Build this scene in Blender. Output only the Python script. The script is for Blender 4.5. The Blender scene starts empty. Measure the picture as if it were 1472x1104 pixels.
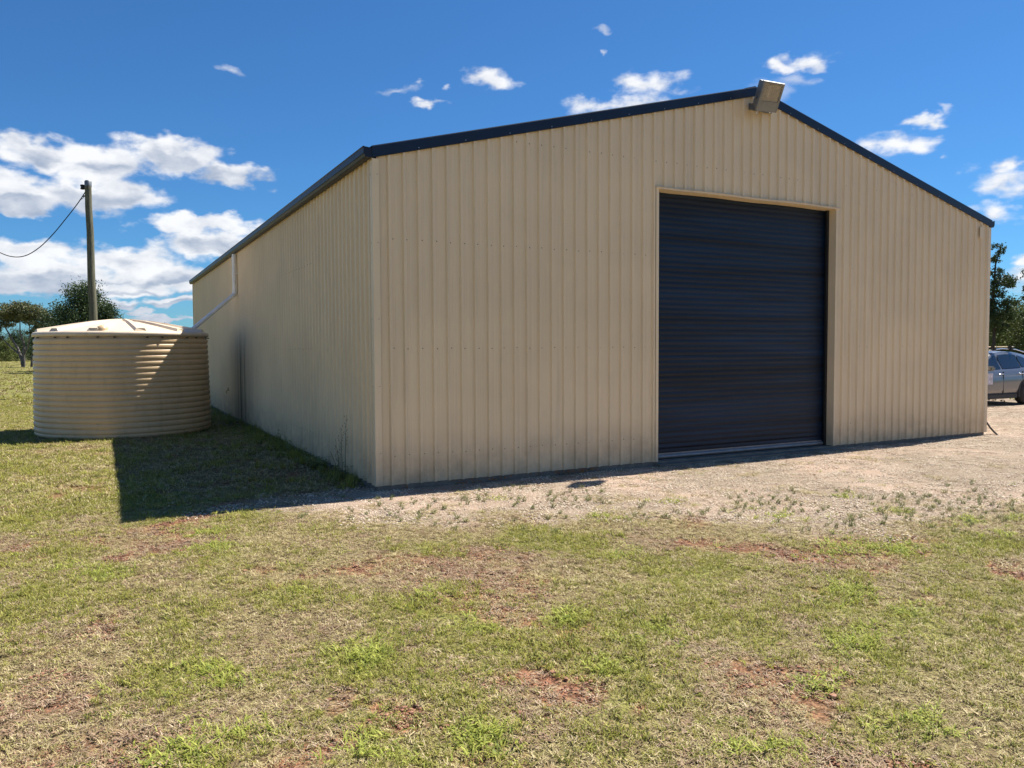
import bpy, bmesh, math, random
import numpy as np
from mathutils import Vector, Matrix
random.seed(7); rng = np.random.default_rng(7)
sc = bpy.context.scene
C = sc.collection

# ------------------------------------------------------------------ camera
CAM = np.array([-2.9132, -8.9929, 1.648]); YAW, PITCH, ROLL, FPX = 0.484875, -0.0457795, -0.0048637, 1124.27
fw = np.array([math.sin(YAW)*math.cos(PITCH), math.cos(YAW)*math.cos(PITCH), math.sin(PITCH)])
r0 = np.array([math.cos(YAW), -math.sin(YAW), 0.0]); u0 = np.cross(r0, fw)
rt = r0*math.cos(ROLL)+u0*math.sin(ROLL); up = -r0*math.sin(ROLL)+u0*math.cos(ROLL)
cam_d = bpy.data.cameras.new('camera'); cam = bpy.data.objects.new('camera', cam_d); C.objects.link(cam)
cam_d.sensor_width = 36.0; cam_d.lens = FPX/1472*36.0; cam_d.clip_start = 0.05; cam_d.clip_end = 5000
M = Matrix.Identity(4)
for i in range(3):
    M[i][0] = rt[i]; M[i][1] = up[i]; M[i][2] = -fw[i]; M[i][3] = CAM[i]
cam.matrix_world = M
sc.camera = cam
GZ = -0.06                                   # ground level (the shed's slab top is 0)
def ray(x, y): return fw+rt*((x-736)/FPX)+up*((552-y)/FPX)
def gp(x, y, z=GZ):
    d = ray(x, y); t = (z-CAM[2])/d[2]; return CAM+d*t
def at(x, y, depth): return CAM+ray(x, y)*depth

# ------------------------------------------------------------------ light and sky
SUN = Vector((0.647, 0.085, 1.0)).normalized()        # direction towards the sun
elev = math.asin(SUN.z); azim = math.atan2(SUN.x, SUN.y)
sun_d = bpy.data.lights.new('sun', 'SUN'); sun = bpy.data.objects.new('sun', sun_d); C.objects.link(sun)
sun_d.energy = 5.0; sun_d.angle = math.radians(0.53); sun_d.color = (1.0, 0.955, 0.88)
sun.rotation_euler = SUN.to_track_quat('Z', 'Y').to_euler(); sun.location = (30, 5, 60)
sc.view_settings.view_transform = 'Standard'; sc.view_settings.look = 'None'
sc.view_settings.exposure = 0.90; sc.view_settings.gamma = 1.0; sc.view_settings.use_curve_mapping = False
sc.render.engine = 'CYCLES'
sc.cycles.max_bounces = 6; sc.cycles.diffuse_bounces = 4; sc.cycles.glossy_bounces = 3
sc.cycles.transparent_max_bounces = 8

class NT:
    """small helper to wire node trees"""
    def __init__(s, tree): s.t = tree; s.n = tree.nodes; s.l = tree.links
    def _in(s, sock, v):
        if v is None: return
        if isinstance(v, bpy.types.NodeSocket): s.l.new(v, sock)
        else: sock.default_value = v
    def node(s, typ, ins=None, **props):
        nd = s.n.new(typ)
        for k, v in props.items(): setattr(nd, k, v)
        for k, v in (ins or {}).items(): s._in(nd.inputs[k], v)
        return nd
    def math(s, op, a, b=None, c=None, clamp=False):
        nd = s.node('ShaderNodeMath', operation=op, use_clamp=clamp)
        for i, v in enumerate((a, b, c)): s._in(nd.inputs[i], v)
        return nd.outputs[0]
    def vmath(s, op, a, b=None, c=None):
        nd = s.node('ShaderNodeVectorMath', operation=op)
        for i, v in enumerate((a, b, c)): s._in(nd.inputs[i], v)
        return nd.outputs['Value'] if op in ('LENGTH', 'DISTANCE', 'DOT_PRODUCT') else nd.outputs[0]
    def mix(s, f, a, b, blend='MIX'):
        nd = s.node('ShaderNodeMix', data_type='RGBA', blend_type=blend)
        s._in(nd.inputs[0], f); s._in(nd.inputs[6], a); s._in(nd.inputs[7], b); return nd.outputs[2]
    def ramp(s, f, lo, hi, a=0.0, b=1.0, smooth=True):
        nd = s.node('ShaderNodeMapRange', interpolation_type='SMOOTHSTEP' if smooth else 'LINEAR')
        for i, v in enumerate((f, lo, hi, a, b)): s._in(nd.inputs[i], v)
        return nd.outputs[0]
    def noise(s, vec, scale, detail=3, rough=0.55, dist=0.0, color=False):
        nd = s.node('ShaderNodeTexNoise', {'Scale': scale, 'Detail': detail, 'Roughness': rough, 'Distortion': dist})
        if vec is not None: s.l.new(vec, nd.inputs['Vector'])
        return nd.outputs['Color' if color else 'Fac']
def rgb(c): return (c[0], c[1], c[2], 1.0)

world = bpy.data.worlds.new('World'); sc.world = world; world.use_nodes = True
W = NT(world.node_tree); W.n.clear()
sky = W.node('ShaderNodeTexSky', sky_type='NISHITA', sun_disc=False, sun_elevation=elev, sun_rotation=azim,
             altitude=300.0, air_density=1.0, dust_density=0.25, ozone_density=3.2)
skycol = W.mix(1.0, sky.outputs[0], (0.40, 0.82, 1.20, 1), 'MULTIPLY')
bg_sky = W.node('ShaderNodeBackground', {'Color': skycol, 'Strength': 0.0525})
tc = W.node('ShaderNodeTexCoord'); dirv = W.vmath('NORMALIZE', tc.outputs['Generated'])
sx = W.node('ShaderNodeSeparateXYZ'); W.l.new(dirv, sx.inputs[0])
# azimuth (degrees, 0 where the camera looks) and elevation of every direction
AZ0 = YAW
ca, sa = math.cos(AZ0), math.sin(AZ0)
xr = W.math('SUBTRACT', W.math('MULTIPLY', sx.outputs[0], ca), W.math('MULTIPLY', sx.outputs[1], sa))
yr = W.math('ADD', W.math('MULTIPLY', sx.outputs[0], sa), W.math('MULTIPLY', sx.outputs[1], ca))
uu = W.math('MULTIPLY', W.math('ARCTAN2', xr, yr), 57.29578)
vv = W.math('MULTIPLY', W.math('ARCSINE', sx.outputs[2]), 57.29578)
cxy = W.node('ShaderNodeCombineXYZ', {0: uu, 1: vv}); uv0 = cxy.outputs[0]
# two warps: billows and wisps
w1 = W.vmath('SUBTRACT', W.noise(W.vmath('MULTIPLY', uv0, (0.30, 0.50, 1)), 1.0, 4, 0.55, color=True), (0.5, 0.5, 0.5))
uv_w = uv = W.vmath('ADD', uv0, W.vmath('MULTIPLY', w1, (5.2, 2.6, 0)))
def azel(px, py):
    d = ray(px, py); d = d/np.linalg.norm(d)
    x = d[0]*ca-d[1]*sa; y = d[0]*sa+d[1]*ca
    return math.degrees(math.atan2(x, y)), math.degrees(math.asin(d[2]))
def blobs(lst, k=0.35, uv=None):
    uv = uv or uv_w
    acc = None
    for (px, py, rx, ry) in lst:
        u, v = azel(px, py); u1, v1 = azel(px+rx, py); u2, v2 = azel(px, py-ry)
        sx_, sy_ = 1/abs(u1-u), 1/abs(v2-v)
        d = W.vmath('LENGTH', W.vmath('MULTIPLY_ADD', uv, (sx_, sy_, 0), (-u*sx_, -v*sy_, 0)))
        acc = d if acc is None else W.math('SMOOTH_MIN', acc, d, k)
    return acc
thick = [(55, 222, 62, 24), (150, 238, 78, 34), (120, 278, 110, 26), (245, 224, 78, 26), (325, 252, 62, 22), (0, 258, 60, 26), (15, 285, 78, 26),
         (20, 300, 60, 14), (290, 322, 95, 15), (300, 350, 85, 24), (50, 362, 75, 20), (175, 372, 90, 22), (90, 398, 150, 26),
         (240, 402, 80, 26), (120, 418, 170, 12), (165, 439, 34, 8), (255, 440, 40, 9), (195, 453, 30, 5), (235, 462, 60, 4)]
small = [(615, 156, 28, 6), (710, 111, 36, 15), (930, 120, 52, 17), (880, 149, 62, 11), (1165, 86, 36, 12), (1118, 98, 30, 10),
         (1318, 172, 30, 9), (1288, 208, 50, 17), (1448, 258, 50, 22), (1462, 238, 24, 14), (1430, 306, 42, 17), (1475, 396, 36, 34), (1455, 372, 22, 10)]
wisp = [(340, 108, 15, 8), (572, 134, 32, 7), (597, 126, 12, 5), (637, 130, 9, 5), (862, 44, 16, 6), (868, 76, 6, 4), (1355, 156, 12, 8),
        (1145, 118, 30, 12), (1356, 226, 12, 5), (1100, 140, 40, 16)]
fb = W.noise(W.vmath('MULTIPLY', uv0, (0.50, 0.85, 1)), 1.0, 6, 0.52)
fb2 = W.noise(W.vmath('ADD', W.vmath('MULTIPLY', uv0, (0.55, 0.9, 1)), (-0.16, -0.30, 0)), 1.0, 5, 0.6)
dT = blobs(thick); dS = blobs(small, 0.25); dW = blobs(wisp, 0.25)
ed = W.math('MULTIPLY', W.math('SUBTRACT', fb, 0.5), 1.5)
covT = W.ramp(W.math('ADD', W.math('SUBTRACT', 1.16, dT), ed), 0.0, 0.55)
covS = W.ramp(W.math('ADD', W.math('SUBTRACT', 1.28, dS), W.math('MULTIPLY', ed, 1.6)), 0.0, 1.15)
covW = W.math('MULTIPLY', W.ramp(W.math('ADD', W.math('SUBTRACT', 1.2, dW), W.math('MULTIPLY', ed, 1.3)), 0.0, 1.3), 0.5)
# the same broken cumulus goes on round the horizon, outside the frame
out = W.math('MULTIPLY', W.ramp(W.math('ABSOLUTE', uu), 38, 46), W.math('MULTIPLY', W.ramp(vv, 22, 9), W.ramp(vv, -1, 1)))
big = W.noise(W.vmath('MULTIPLY', uv0, (0.08, 0.22, 1)), 1.0, 6, 0.6)
covO = W.math('MULTIPLY', W.ramp(big, 0.50, 0.60), out)
cov = W.math('MAXIMUM', W.math('MAXIMUM', covT, covS), W.math('MAXIMUM', covW, covO))
cov = W.math('MULTIPLY', cov, 0.96)
# cloud colour: bright tops, blue-grey undersides
lit = W.math('MULTIPLY', W.math('SUBTRACT', fb, fb2), 2.6)
fine = W.noise(W.vmath('MULTIPLY', uv, (0.55, 1.3, 1)), 1.0, 5, 0.5)
dBelow = blobs(thick, uv=W.vmath('ADD', uv, (0.15, -1.15, 0)))
deep = W.ramp(W.math('SUBTRACT', dBelow, dT), 0.0, 0.75)
sBelow = blobs(small, 0.25, uv=W.vmath('ADD', uv, (0.1, -0.6, 0)))
deepS = W.math('MULTIPLY', W.ramp(W.math('SUBTRACT', sBelow, dS), 0.1, 1.2), 0.28)
soft = W.noise(W.vmath('MULTIPLY', uv, (0.22, 0.75, 1)), 1.0, 3, 0.5)
sh = W.math('ADD', W.math('ADD', 0.84, W.math('MULTIPLY', lit, 0.35)), W.math('ADD', W.math('MULTIPLY', W.math('SUBTRACT', fine, 0.5), 0.3), W.math('MULTIPLY', W.math('SUBTRACT', soft, 0.5), 1.1)))
sh = W.math('SUBTRACT', sh, W.math('MULTIPLY', deep, 0.62), clamp=True)
sh = W.math('MAXIMUM', sh, W.math('SUBTRACT', W.math('MULTIPLY', covS, 0.95), deepS))
ccol = W.mix(sh, (0.40, 0.47, 0.60, 1), (0.97, 0.98, 1.0, 1))
bg_c = W.node('ShaderNodeBackground', {'Color': ccol, 'Strength': 0.555})
mixw = W.node('ShaderNodeMixShader', {0: cov}); W.l.new(bg_sky.outputs[0], mixw.inputs[1]); W.l.new(bg_c.outputs[0], mixw.inputs[2])
wo = W.node('ShaderNodeOutputWorld'); W.l.new(mixw.outputs[0], wo.inputs[0])
world.cycles.sampling_method = 'MANUAL'; world.cycles.sample_map_resolution = 512

# ------------------------------------------------------------------ helpers
def tag(o, label=None, cat=None, group=None, kind=None):
    for k, v in (('label', label), ('category', cat), ('group', group), ('kind', kind)):
        if v: o[k] = v
    return o
def empty(name, loc, label, cat, group=None, rz=0.0):
    o = bpy.data.objects.new(name, None); C.objects.link(o); o.location = loc; o.rotation_euler = (0, 0, rz)
    o.empty_display_size = 0.2
    return tag(o, label, cat, group)
def link(name, me, parent=None, mats=None, loc=None):
    o = bpy.data.objects.new(name, me); C.objects.link(o)
    if mats and not me.materials:
        for m in (mats if isinstance(mats, (list, tuple)) else [mats]): me.materials.append(m)
    if parent is not None: o.parent = parent
    if loc is not None: o.location = loc
    return o
class MB:
    """collects shapes into one mesh"""
    def __init__(s): s.v = []; s.f = []; s.mi = []; s.sm = []
    def add(s, vs, fs, mi=0, smooth=False):
        o = len(s.v); s.v += [tuple(map(float, v)) for v in vs]
        s.f += [tuple(i+o for i in f) for f in fs]; s.mi += [mi]*len(fs); s.sm += [smooth]*len(fs); return s
    def box(s, a, b, mi=0, ch=0.0):
        x0, y0, z0 = a; x1, y1, z1 = b
        if ch <= 0:
            vs = [(x, y, z) for z in (z0, z1) for y in (y0, y1) for x in (x0, x1)]
            return s.add(vs, [(0, 2, 3, 1), (4, 5, 7, 6), (0, 1, 5, 4), (2, 6, 7, 3), (0, 4, 6, 2), (1, 3, 7, 5)], mi)
        bm = bmesh.new(); bmesh.ops.create_cube(bm, size=1.0)
        for v in bm.verts: v.co = Vector(((x0+x1)/2+v.co.x*(x1-x0), (y0+y1)/2+v.co.y*(y1-y0), (z0+z1)/2+v.co.z*(z1-z0)))
        bmesh.ops.bevel(bm, geom=bm.edges[:], offset=ch, segments=2, affect='EDGES')
        return s.bm(bm, mi)
    def bm(s, bm, mi=0, mat=None, smooth=False):
        if mat is not None: bm.transform(mat)
        bm.verts.ensure_lookup_table(); bm.verts.index_update()
        s.add([v.co[:] for v in bm.verts], [[v.index for v in f.verts] for f in bm.faces], mi, smooth); bm.free(); return s
    def tube(s, pts, r, n=8, mi=0, caps=True, smooth=True):
        pts = [Vector(p) for p in pts]; rs = r if isinstance(r, (list, tuple)) else [r]*len(pts)
        vs = []; prev = None
        for i, p in enumerate(pts):
            t = (pts[min(i+1, len(pts)-1)]-pts[max(i-1, 0)]).normalized()
            if prev is None:
                a = Vector((0, 0, 1)) if abs(t.z) < 0.9 else Vector((1, 0, 0)); x = t.cross(a).normalized()
            else: x = (prev-t*prev.dot(t)).normalized()
            prev = x; y = t.cross(x)
            for k in range(n):
                an = 2*math.pi*k/n; vs.append(p+(x*math.cos(an)+y*math.sin(an))*rs[i])
        fs = [(i*n+k, i*n+(k+1) % n, (i+1)*n+(k+1) % n, (i+1)*n+k) for i in range(len(pts)-1) for k in range(n)]
        s.add(vs, fs, mi, smooth)
        if caps: s.add([vs[k] for k in range(n)], [tuple(range(n))[::-1]], mi); s.add([vs[(len(pts)-1)*n+k] for k in range(n)], [tuple(range(n))], mi)
        return s
    def lathe(s, prof, n=32, mi=0, c=(0, 0, 0), smooth=True, a0=0.0, a1=2*math.pi):
        full = abs(a1-a0-2*math.pi) < 1e-6; m = n if full else n+1
        vs = [(c[0]+r*math.cos(a0+(a1-a0)*k/n), c[1]+r*math.sin(a0+(a1-a0)*k/n), c[2]+z) for r, z in prof for k in range(m)]
        fs = [(i*m+k, i*m+(k+1) % m, (i+1)*m+(k+1) % m, (i+1)*m+k) for i in range(len(prof)-1) for k in range(n)]
        return s.add(vs, fs, mi, smooth)
    def mesh(s, name, mats):
        me = bpy.data.meshes.new(name); me.from_pydata(s.v, [], s.f)
        for m in (mats if isinstance(mats, (list, tuple)) else [mats]): me.materials.append(m)
        me.polygons.foreach_set('material_index', s.mi); me.polygons.foreach_set('use_smooth', s.sm); me.update(); return me
    def build(s, name, mats, parent=None, loc=None): return link(name, s.mesh(name, mats), parent, None, loc)

def material(name):
    m = bpy.data.materials.new(name); m.use_nodes = True; t = NT(m.node_tree)
    b = t.n['Principled BSDF']; return m, t, b
def simple(name, col, rough=0.6, metal=0.0, var=0.12, scale=6.0, bump=0.0, spec=0.5, bscale=60, stretch=(1, 1, 1), dirt=None):
    m, t, b = material(name)
    g = t.node('ShaderNodeNewGeometry'); pos = t.vmath('MULTIPLY', g.outputs['Position'], stretch)
    n = t.noise(pos, scale, 5, 0.6)
    dk = [c*(1-var) for c in col]; lt = [min(1, c*(1+var)) for c in col]
    c = t.mix(t.ramp(n, 0.3, 0.7), rgb(dk), rgb(lt))
    if dirt: c = t.mix(t.math('MULTIPLY', t.ramp(t.noise(pos, scale*2.7, 6, 0.7), 0.5, 0.75), dirt[3]), c, rgb(dirt))
    t.l.new(c, b.inputs['Base Color'])
    b.inputs['Roughness'].default_value = rough; b.inputs['Metallic'].default_value = metal
    b.inputs['Specular IOR Level'].default_value = spec
    if bump > 0:
        bn = t.node('ShaderNodeBump', {'Strength': 1.0, 'Distance': bump, 'Height': t.noise(pos, bscale, 4, 0.6)})
        t.l.new(bn.outputs[0], b.inputs['Normal'])
    return m

# numpy value noise, shared by the ground's attributes and by what grows on it
def _h(ix, iy, seed):
    h = (ix.astype(np.int64)*374761393+iy.astype(np.int64)*668265263+seed*1274126177) & 0xffffffff
    h = ((h ^ (h >> 13))*1274126177) & 0xffffffff
    return ((h ^ (h >> 16)) & 0xffff)/65535.0
def vnoise(x, y, f, seed):
    x = np.asarray(x, float)*f+1000; y = np.asarray(y, float)*f+1000
    ix = np.floor(x); iy = np.floor(y); fx = x-ix; fy = y-iy
    fx = fx*fx*(3-2*fx); fy = fy*fy*(3-2*fy)
    a = _h(ix, iy, seed); b = _h(ix+1, iy, seed); c = _h(ix, iy+1, seed); d = _h(ix+1, iy+1, seed)
    return (a*(1-fx)+b*fx)*(1-fy)+(c*(1-fx)+d*fx)*fy
def fbm(x, y, f, seed, o=4):
    s = 0; a = 1; t = 0
    for i in range(o): s = s+vnoise(x, y, f*2**i, seed+i*17)*a; t += a; a *= 0.55
    return s/t
def sstep(x, a, b): t = np.clip((x-a)/(b-a), 0, 1); return t*t*(3-2*t)

# ------------------------------------------------------------------ ground masks
SOIL = [(215, 790, 60, 16), (180, 800, 30, 10), (135, 905, 36, 24), (120, 985, 40, 22), (550, 1020, 42, 26), (480, 1068, 60, 30), (830, 985, 60, 26),
        (730, 968, 80, 12), (1020, 785, 60, 12), (1140, 795, 45, 12), (1440, 815, 50, 14), (290, 745, 60, 8), (400, 835, 30, 8), (800, 895, 34, 10), (1160, 1080, 90, 26), (930, 1030, 50, 14)]
GREEN = [(1250, 800, 130, 26), (1000, 830, 120, 40), (1200, 870, 120, 50), (640, 870, 110, 40), (100, 720, 110, 34), (250, 740, 50, 10), (760, 775, 120, 12),
         (1330, 780, 120, 14), (310, 800, 60, 16), (160, 820, 70, 14), (520, 935, 60, 30), (300, 985, 60, 28), (860, 880, 70, 30),
         (900, 1010, 60, 20), (1260, 1010, 70, 24), (430, 860, 60, 20), (640, 780, 60, 10), (680, 1060, 40, 20)]
def gell(lst):
    o = []
    for x, y, rx, ry in lst:
        c = gp(x, y); a = gp(x+rx, y)-c; b = gp(x, y-ry)-gp(x, y+ry)
        o.append((c[0], c[1], np.linalg.norm(a[:2]), np.linalg.norm(b[:2])/2))
    return o
SOILG, GREENG = gell(SOIL), gell(GREEN)
def ell(x, y, lst):
    wx = (fbm(x, y, 1.6, 51, 3)-0.5)*1.0; wy = (fbm(x, y, 1.6, 77, 3)-0.5)*1.0
    best = np.full(np.shape(x), 9.0); rx0, rx1 = rt[0], rt[1]; n = math.hypot(rx0, rx1); rx0 /= n; rx1 /= n
    for cx, cy, a, b in lst:
        dx = x-cx+wx; dy = y-cy+wy
        p = (dx*rx0+dy*rx1)/a; q = (-dx*rx1+dy*rx0)/b
        best = np.minimum(best, np.hypot(p, q))
    return best
# edge of the gravel: how far in front of the gable it reaches
_gx = np.array([-40, -2.6, -1.9, -1.2, -0.5, 0.3, 1.4, 2.3, 2.6, 3.3, 5.0, 8, 14, 25, 60.])
_gy = np.array([0.8, 0.25, -0.45, -0.9, -1.55, -2.2, -2.5, -3.0, -3.6, -4.1, -4.6, -5.4, -6.5, -8, -9.])
def masks(x, y):
    x = np.asarray(x, float); y = np.asarray(y, float)
    ey = np.interp(x, _gx, _gy)+(fbm(x, y, 0.7, 5, 4)-0.5)*1.9
    g = sstep(y-ey, -0.9, 0.9)
    top = np.interp(x, [-4, -1, 0, 11.9, 12.3, 14, 40], [0.1, 0.1, 0.4, 0.4, 9.5, 6.6, 5.6])+(fbm(x, y, 0.5, 9, 3)-0.5)*1.2*(x > 12)
    g = g*(1-sstep(y-top, -0.3, 0.5))
    g = g*sstep(x, -3.2, -0.9)
    soil = sstep(1.25-ell(x, y, SOILG)+(fbm(x, y, 6, 31, 3)-0.5)*1.3, 0.0, 0.7)*(1-g)
    sp = sstep(fbm(x, y, 1.3, 91, 5), 0.56, 0.70)*0.75*(1-g)*(1-sstep(y, 4, 9)); soil = np.maximum(soil, sp)
    gr = sstep(1.5-ell(x, y, GREENG)+(fbm(x, y, 2.2, 41, 4)-0.5)*1.7, 0.1, 1.3)
    gn = sstep(fbm(x, y, 0.55, 61, 5), 0.50, 0.72)*0.75
    left = sstep(-x, 2.0, 4.5)*sstep(y, -5.5, -1.5)*0.55
    far = sstep(y, 9, 20)*0.35
    green = np.clip(np.maximum(gr, gn)+left*(0.4+fbm(x, y, 1.3, 71, 3))+far, 0, 1)*(1-soil*0.8)
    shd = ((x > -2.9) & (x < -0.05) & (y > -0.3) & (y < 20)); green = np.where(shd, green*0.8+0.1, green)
    return g, soil, green
def gheight(x, y):
    d = np.hypot(x-CAM[0], y-CAM[1])
    h = (fbm(x, y, 0.35, 3, 3)-0.5)*0.05+(fbm(x, y, 2.5, 13, 3)-0.5)*0.022
    near_shed = np.clip(np.minimum(np.maximum(-x, x-12), 30), 0, 3)*0+np.clip(np.maximum(np.maximum(-x, x-12.0), np.maximum(-y, y-20)), 0, 3)/3
    near_shed = 0.25+0.75*np.clip(near_shed, 0, 1)
    return GZ+h*near_shed*np.where(d > 60, 0.3, 1)

def axis(lo, hi, step, far, growth=1.16):
    a = list(np.arange(lo, hi+1e-6, step)); s = step
    while a[-1] < far: s *= growth; a.append(a[-1]+s)
    s = step
    while a[0] > -far: s *= growth; a.insert(0, a[0]-s)
    return np.array(a)
gx = axis(-6.0, 13.5, 0.05, 1600); gy = axis(-7.6, 1.4, 0.05, 1600)
X, Y = np.meshgrid(gx, gy); nx, ny = len(gx), len(gy)
Z = gheight(X, Y)
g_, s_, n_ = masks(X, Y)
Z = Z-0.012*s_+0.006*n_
me = bpy.data.meshes.new('ground')
idx = np.arange(nx*ny).reshape(ny, nx)
quads = np.stack([idx[:-1, :-1], idx[:-1, 1:], idx[1:, 1:], idx[1:, :-1]], -1).reshape(-1, 4)
me.vertices.add(nx*ny); me.vertices.foreach_set('co', np.stack([X, Y, Z], -1).astype(np.float32).ravel())
me.loops.add(quads.size); me.loops.foreach_set('vertex_index', quads.ravel().astype(np.int32))
me.polygons.add(len(quads)); me.polygons.foreach_set('loop_start', (np.arange(len(quads))*4).astype(np.int32))
me.polygons.foreach_set('use_smooth', np.ones(len(quads), bool))
me.update(calc_edges=True)
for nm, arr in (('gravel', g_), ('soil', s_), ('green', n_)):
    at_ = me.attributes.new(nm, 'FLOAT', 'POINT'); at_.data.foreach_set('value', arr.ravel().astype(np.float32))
gm, t, b = material('ground_cover')
geo = t.node('ShaderNodeNewGeometry'); P = geo.outputs['Position']
A = lambda n: t.node('ShaderNodeAttribute', attribute_name=n).outputs['Fac']
aG, aS, aN = A('gravel'), A('soil'), A('green')
n1 = t.noise(P, 38, 4, 0.7); n2 = t.noise(P, 9, 5, 0.65); n3 = t.noise(P, 110, 3, 0.6); n4 = t.noise(P, 1.2, 5, 0.6)
straw = t.mix(t.ramp(n1, 0.35, 0.65), rgb((0.05, 0.036, 0.018)), rgb((0.34, 0.26, 0.13)))
straw = t.mix(t.ramp(n2, 0.40, 0.7), straw, rgb((0.19, 0.145, 0.072)))
grn = t.mix(t.ramp(n1, 0.35, 0.65), rgb((0.05, 0.055, 0.014)), rgb((0.30, 0.29, 0.075)))
turf = t.mix(t.math('MULTIPLY', aN, t.ramp(n2, 0.25, 0.6, 0.45, 1.0)), straw, grn)
soilc = t.mix(t.ramp(n1, 0.35, 0.65), rgb((0.12, 0.045, 0.024)), rgb((0.40, 0.19, 0.11)))
c = t.mix(t.math('MULTIPLY', aS, t.ramp(n2, 0.3, 0.55, 0.35, 1.0)), turf, soilc)
vo = t.node('ShaderNodeTexVoronoi', {'Vector': P, 'Scale': 70.0, 'Randomness': 1.0}, feature='F1')
vs = t.node('ShaderNodeSeparateColor', {0: vo.outputs['Color']})
grc = t.mix(vs.outputs[0], rgb((0.40, 0.31, 0.215)), rgb((0.80, 0.67, 0.50)))
grc = t.mix(t.ramp(vs.outputs[1], 0.68, 0.9), grc, rgb((0.44, 0.285, 0.205)))
grc = t.mix(t.ramp(vs.outputs[2], 0.86, 0.93), grc, rgb((0.14, 0.11, 0.085)))
grc = t.mix(t.ramp(vo.outputs['Distance'], 0.006, 0.011, 0.0, 0.6), grc, rgb((0.11, 0.08, 0.055)))
pink = t.ramp(t.noise(P, 0.45, 4, 0.6), 0.45, 0.7)
grc = t.mix(t.math('MULTIPLY', pink, 0.45), grc, rgb((0.60, 0.42, 0.32)))
grc = t.mix(t.math('MULTIPLY', t.ramp(n2, 0.5, 0.75), 0.3), grc, rgb((0.30, 0.24, 0.14)))
gmask = t.ramp(t.math('ADD', aG, t.math('MULTIPLY', t.math('SUBTRACT', n2, 0.5), 1.3)), 0.32, 0.62)
c = t.mix(gmask, c, grc)
t.l.new(c, b.inputs['Base Color']); b.inputs['Roughness'].default_value = 0.95; b.inputs['Specular IOR Level'].default_value = 0.15
hh = t.math('ADD', t.math('MULTIPLY', n1, 0.6), t.math('ADD', t.math('MULTIPLY', n3, 0.25), t.math('MULTIPLY', vo.outputs['Distance'], -0.2)))
bp = t.node('ShaderNodeBump', {'Strength': 0.9, 'Distance': 0.03, 'Height': hh}); t.l.new(bp.outputs[0], b.inputs['Normal'])
ground = link('ground', me, None, gm); tag(ground, 'dry patchy lawn with bare red soil and a pale gravel apron in front of the shed', None, None, 'structure')

# ------------------------------------------------------------------ shed materials
def paint(name, col, stain=False, rough=0.42):
    m, t, b = material(name)
    g = t.node('ShaderNodeNewGeometry'); P = g.outputs['Position']
    sp = t.node('ShaderNodeSeparateXYZ'); t.l.new(P, sp.inputs[0])
    n = t.noise(P, 0.7, 4, 0.6); c = t.mix(t.ramp(n, 0.3, 0.7), rgb([v*0.95 for v in col]), rgb([v*1.04 for v in col]))
    st = t.noise(t.vmath('MULTIPLY', P, (9, 9, 0.35)), 1.0, 5, 0.65)          # faint run-off streaks
    c = t.mix(t.math('MULTIPLY', t.ramp(st, 0.48, 0.8), 0.10 if stain else 0.24), c, rgb((0.30, 0.24, 0.17)))
    ns = t.noise(t.vmath('MULTIPLY', P, (3, 3, 3)), 1.0, 6, 0.7)
    low = t.math('MULTIPLY', t.ramp(sp.outputs[2], 0.75, 0.0), t.ramp(ns, 0.25, 0.75, 0.2, 1.0))   # soil splash near the slab
    c = t.mix(t.math('MULTIPLY', low, 0.55), c, rgb((0.22, 0.155, 0.095)))
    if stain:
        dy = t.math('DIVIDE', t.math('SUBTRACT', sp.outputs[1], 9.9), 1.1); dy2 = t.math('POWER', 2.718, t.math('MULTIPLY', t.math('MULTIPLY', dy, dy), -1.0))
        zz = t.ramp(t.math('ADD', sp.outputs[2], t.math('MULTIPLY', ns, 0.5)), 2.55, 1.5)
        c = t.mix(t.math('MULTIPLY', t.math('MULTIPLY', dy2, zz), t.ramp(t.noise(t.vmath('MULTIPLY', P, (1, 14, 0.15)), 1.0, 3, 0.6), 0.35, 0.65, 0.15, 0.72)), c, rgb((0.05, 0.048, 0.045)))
    t.l.new(c, b.inputs['Base Color']); b.inputs['Roughness'].default_value = rough; b.inputs['Specular IOR Level'].default_value = 0.4
    bn = t.node('ShaderNodeBump', {'Strength': 0.45, 'Distance': 0.01, 'Height': t.noise(t.vmath('MULTIPLY', P, (3, 3, 0.8)), 1.6, 3, 0.5)})
    t.l.new(bn.outputs[0], b.inputs['Normal'])
    return m
CREAM = (0.80, 0.64, 0.415)
m_wall = paint('cream_wall_paint', CREAM); m_side = paint('cream_side_paint', CREAM, True)
m_flash = paint('cream_flashing_paint', (0.81, 0.65, 0.42), rough=0.5)
m_navy = simple('navy_trim_paint', (0.005, 0.016, 0.042), 0.38, 0, 0.1, 3, spec=0.3)
m_roof = simple('navy_roof_paint', (0.018, 0.033, 0.062), 0.4, 0, 0.15, 1.5)
m_gut = simple('weathered_gutter_paint', (0.008, 0.014, 0.032), 0.42, 0.0, 0.35, 5, spec=0.35, dirt=(0.05, 0.055, 0.07, 0.25))
m_screw = simple('dull_zinc', (0.30, 0.22, 0.14), 0.6, 0.1)
m_conc = simple('concrete', (0.20, 0.17, 0.135), 0.9, 0, 0.2, 4, 0.006, dirt=(0.14, 0.11, 0.08, 0.6))
m_pvc = simple('white_pvc', (0.82, 0.81, 0.77), 0.35, 0, 0.06, 5, dirt=(0.45, 0.42, 0.36, 0.3))
m_rail = simple('galvanised_rail', (0.24, 0.235, 0.23), 0.4, 0.35, 0.12, 8)
m_black = simple('black_rubber', (0.012, 0.012, 0.013), 0.5)
m_interior = simple('dark_galvanised_inside', (0.05, 0.05, 0.05), 0.8)

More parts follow.
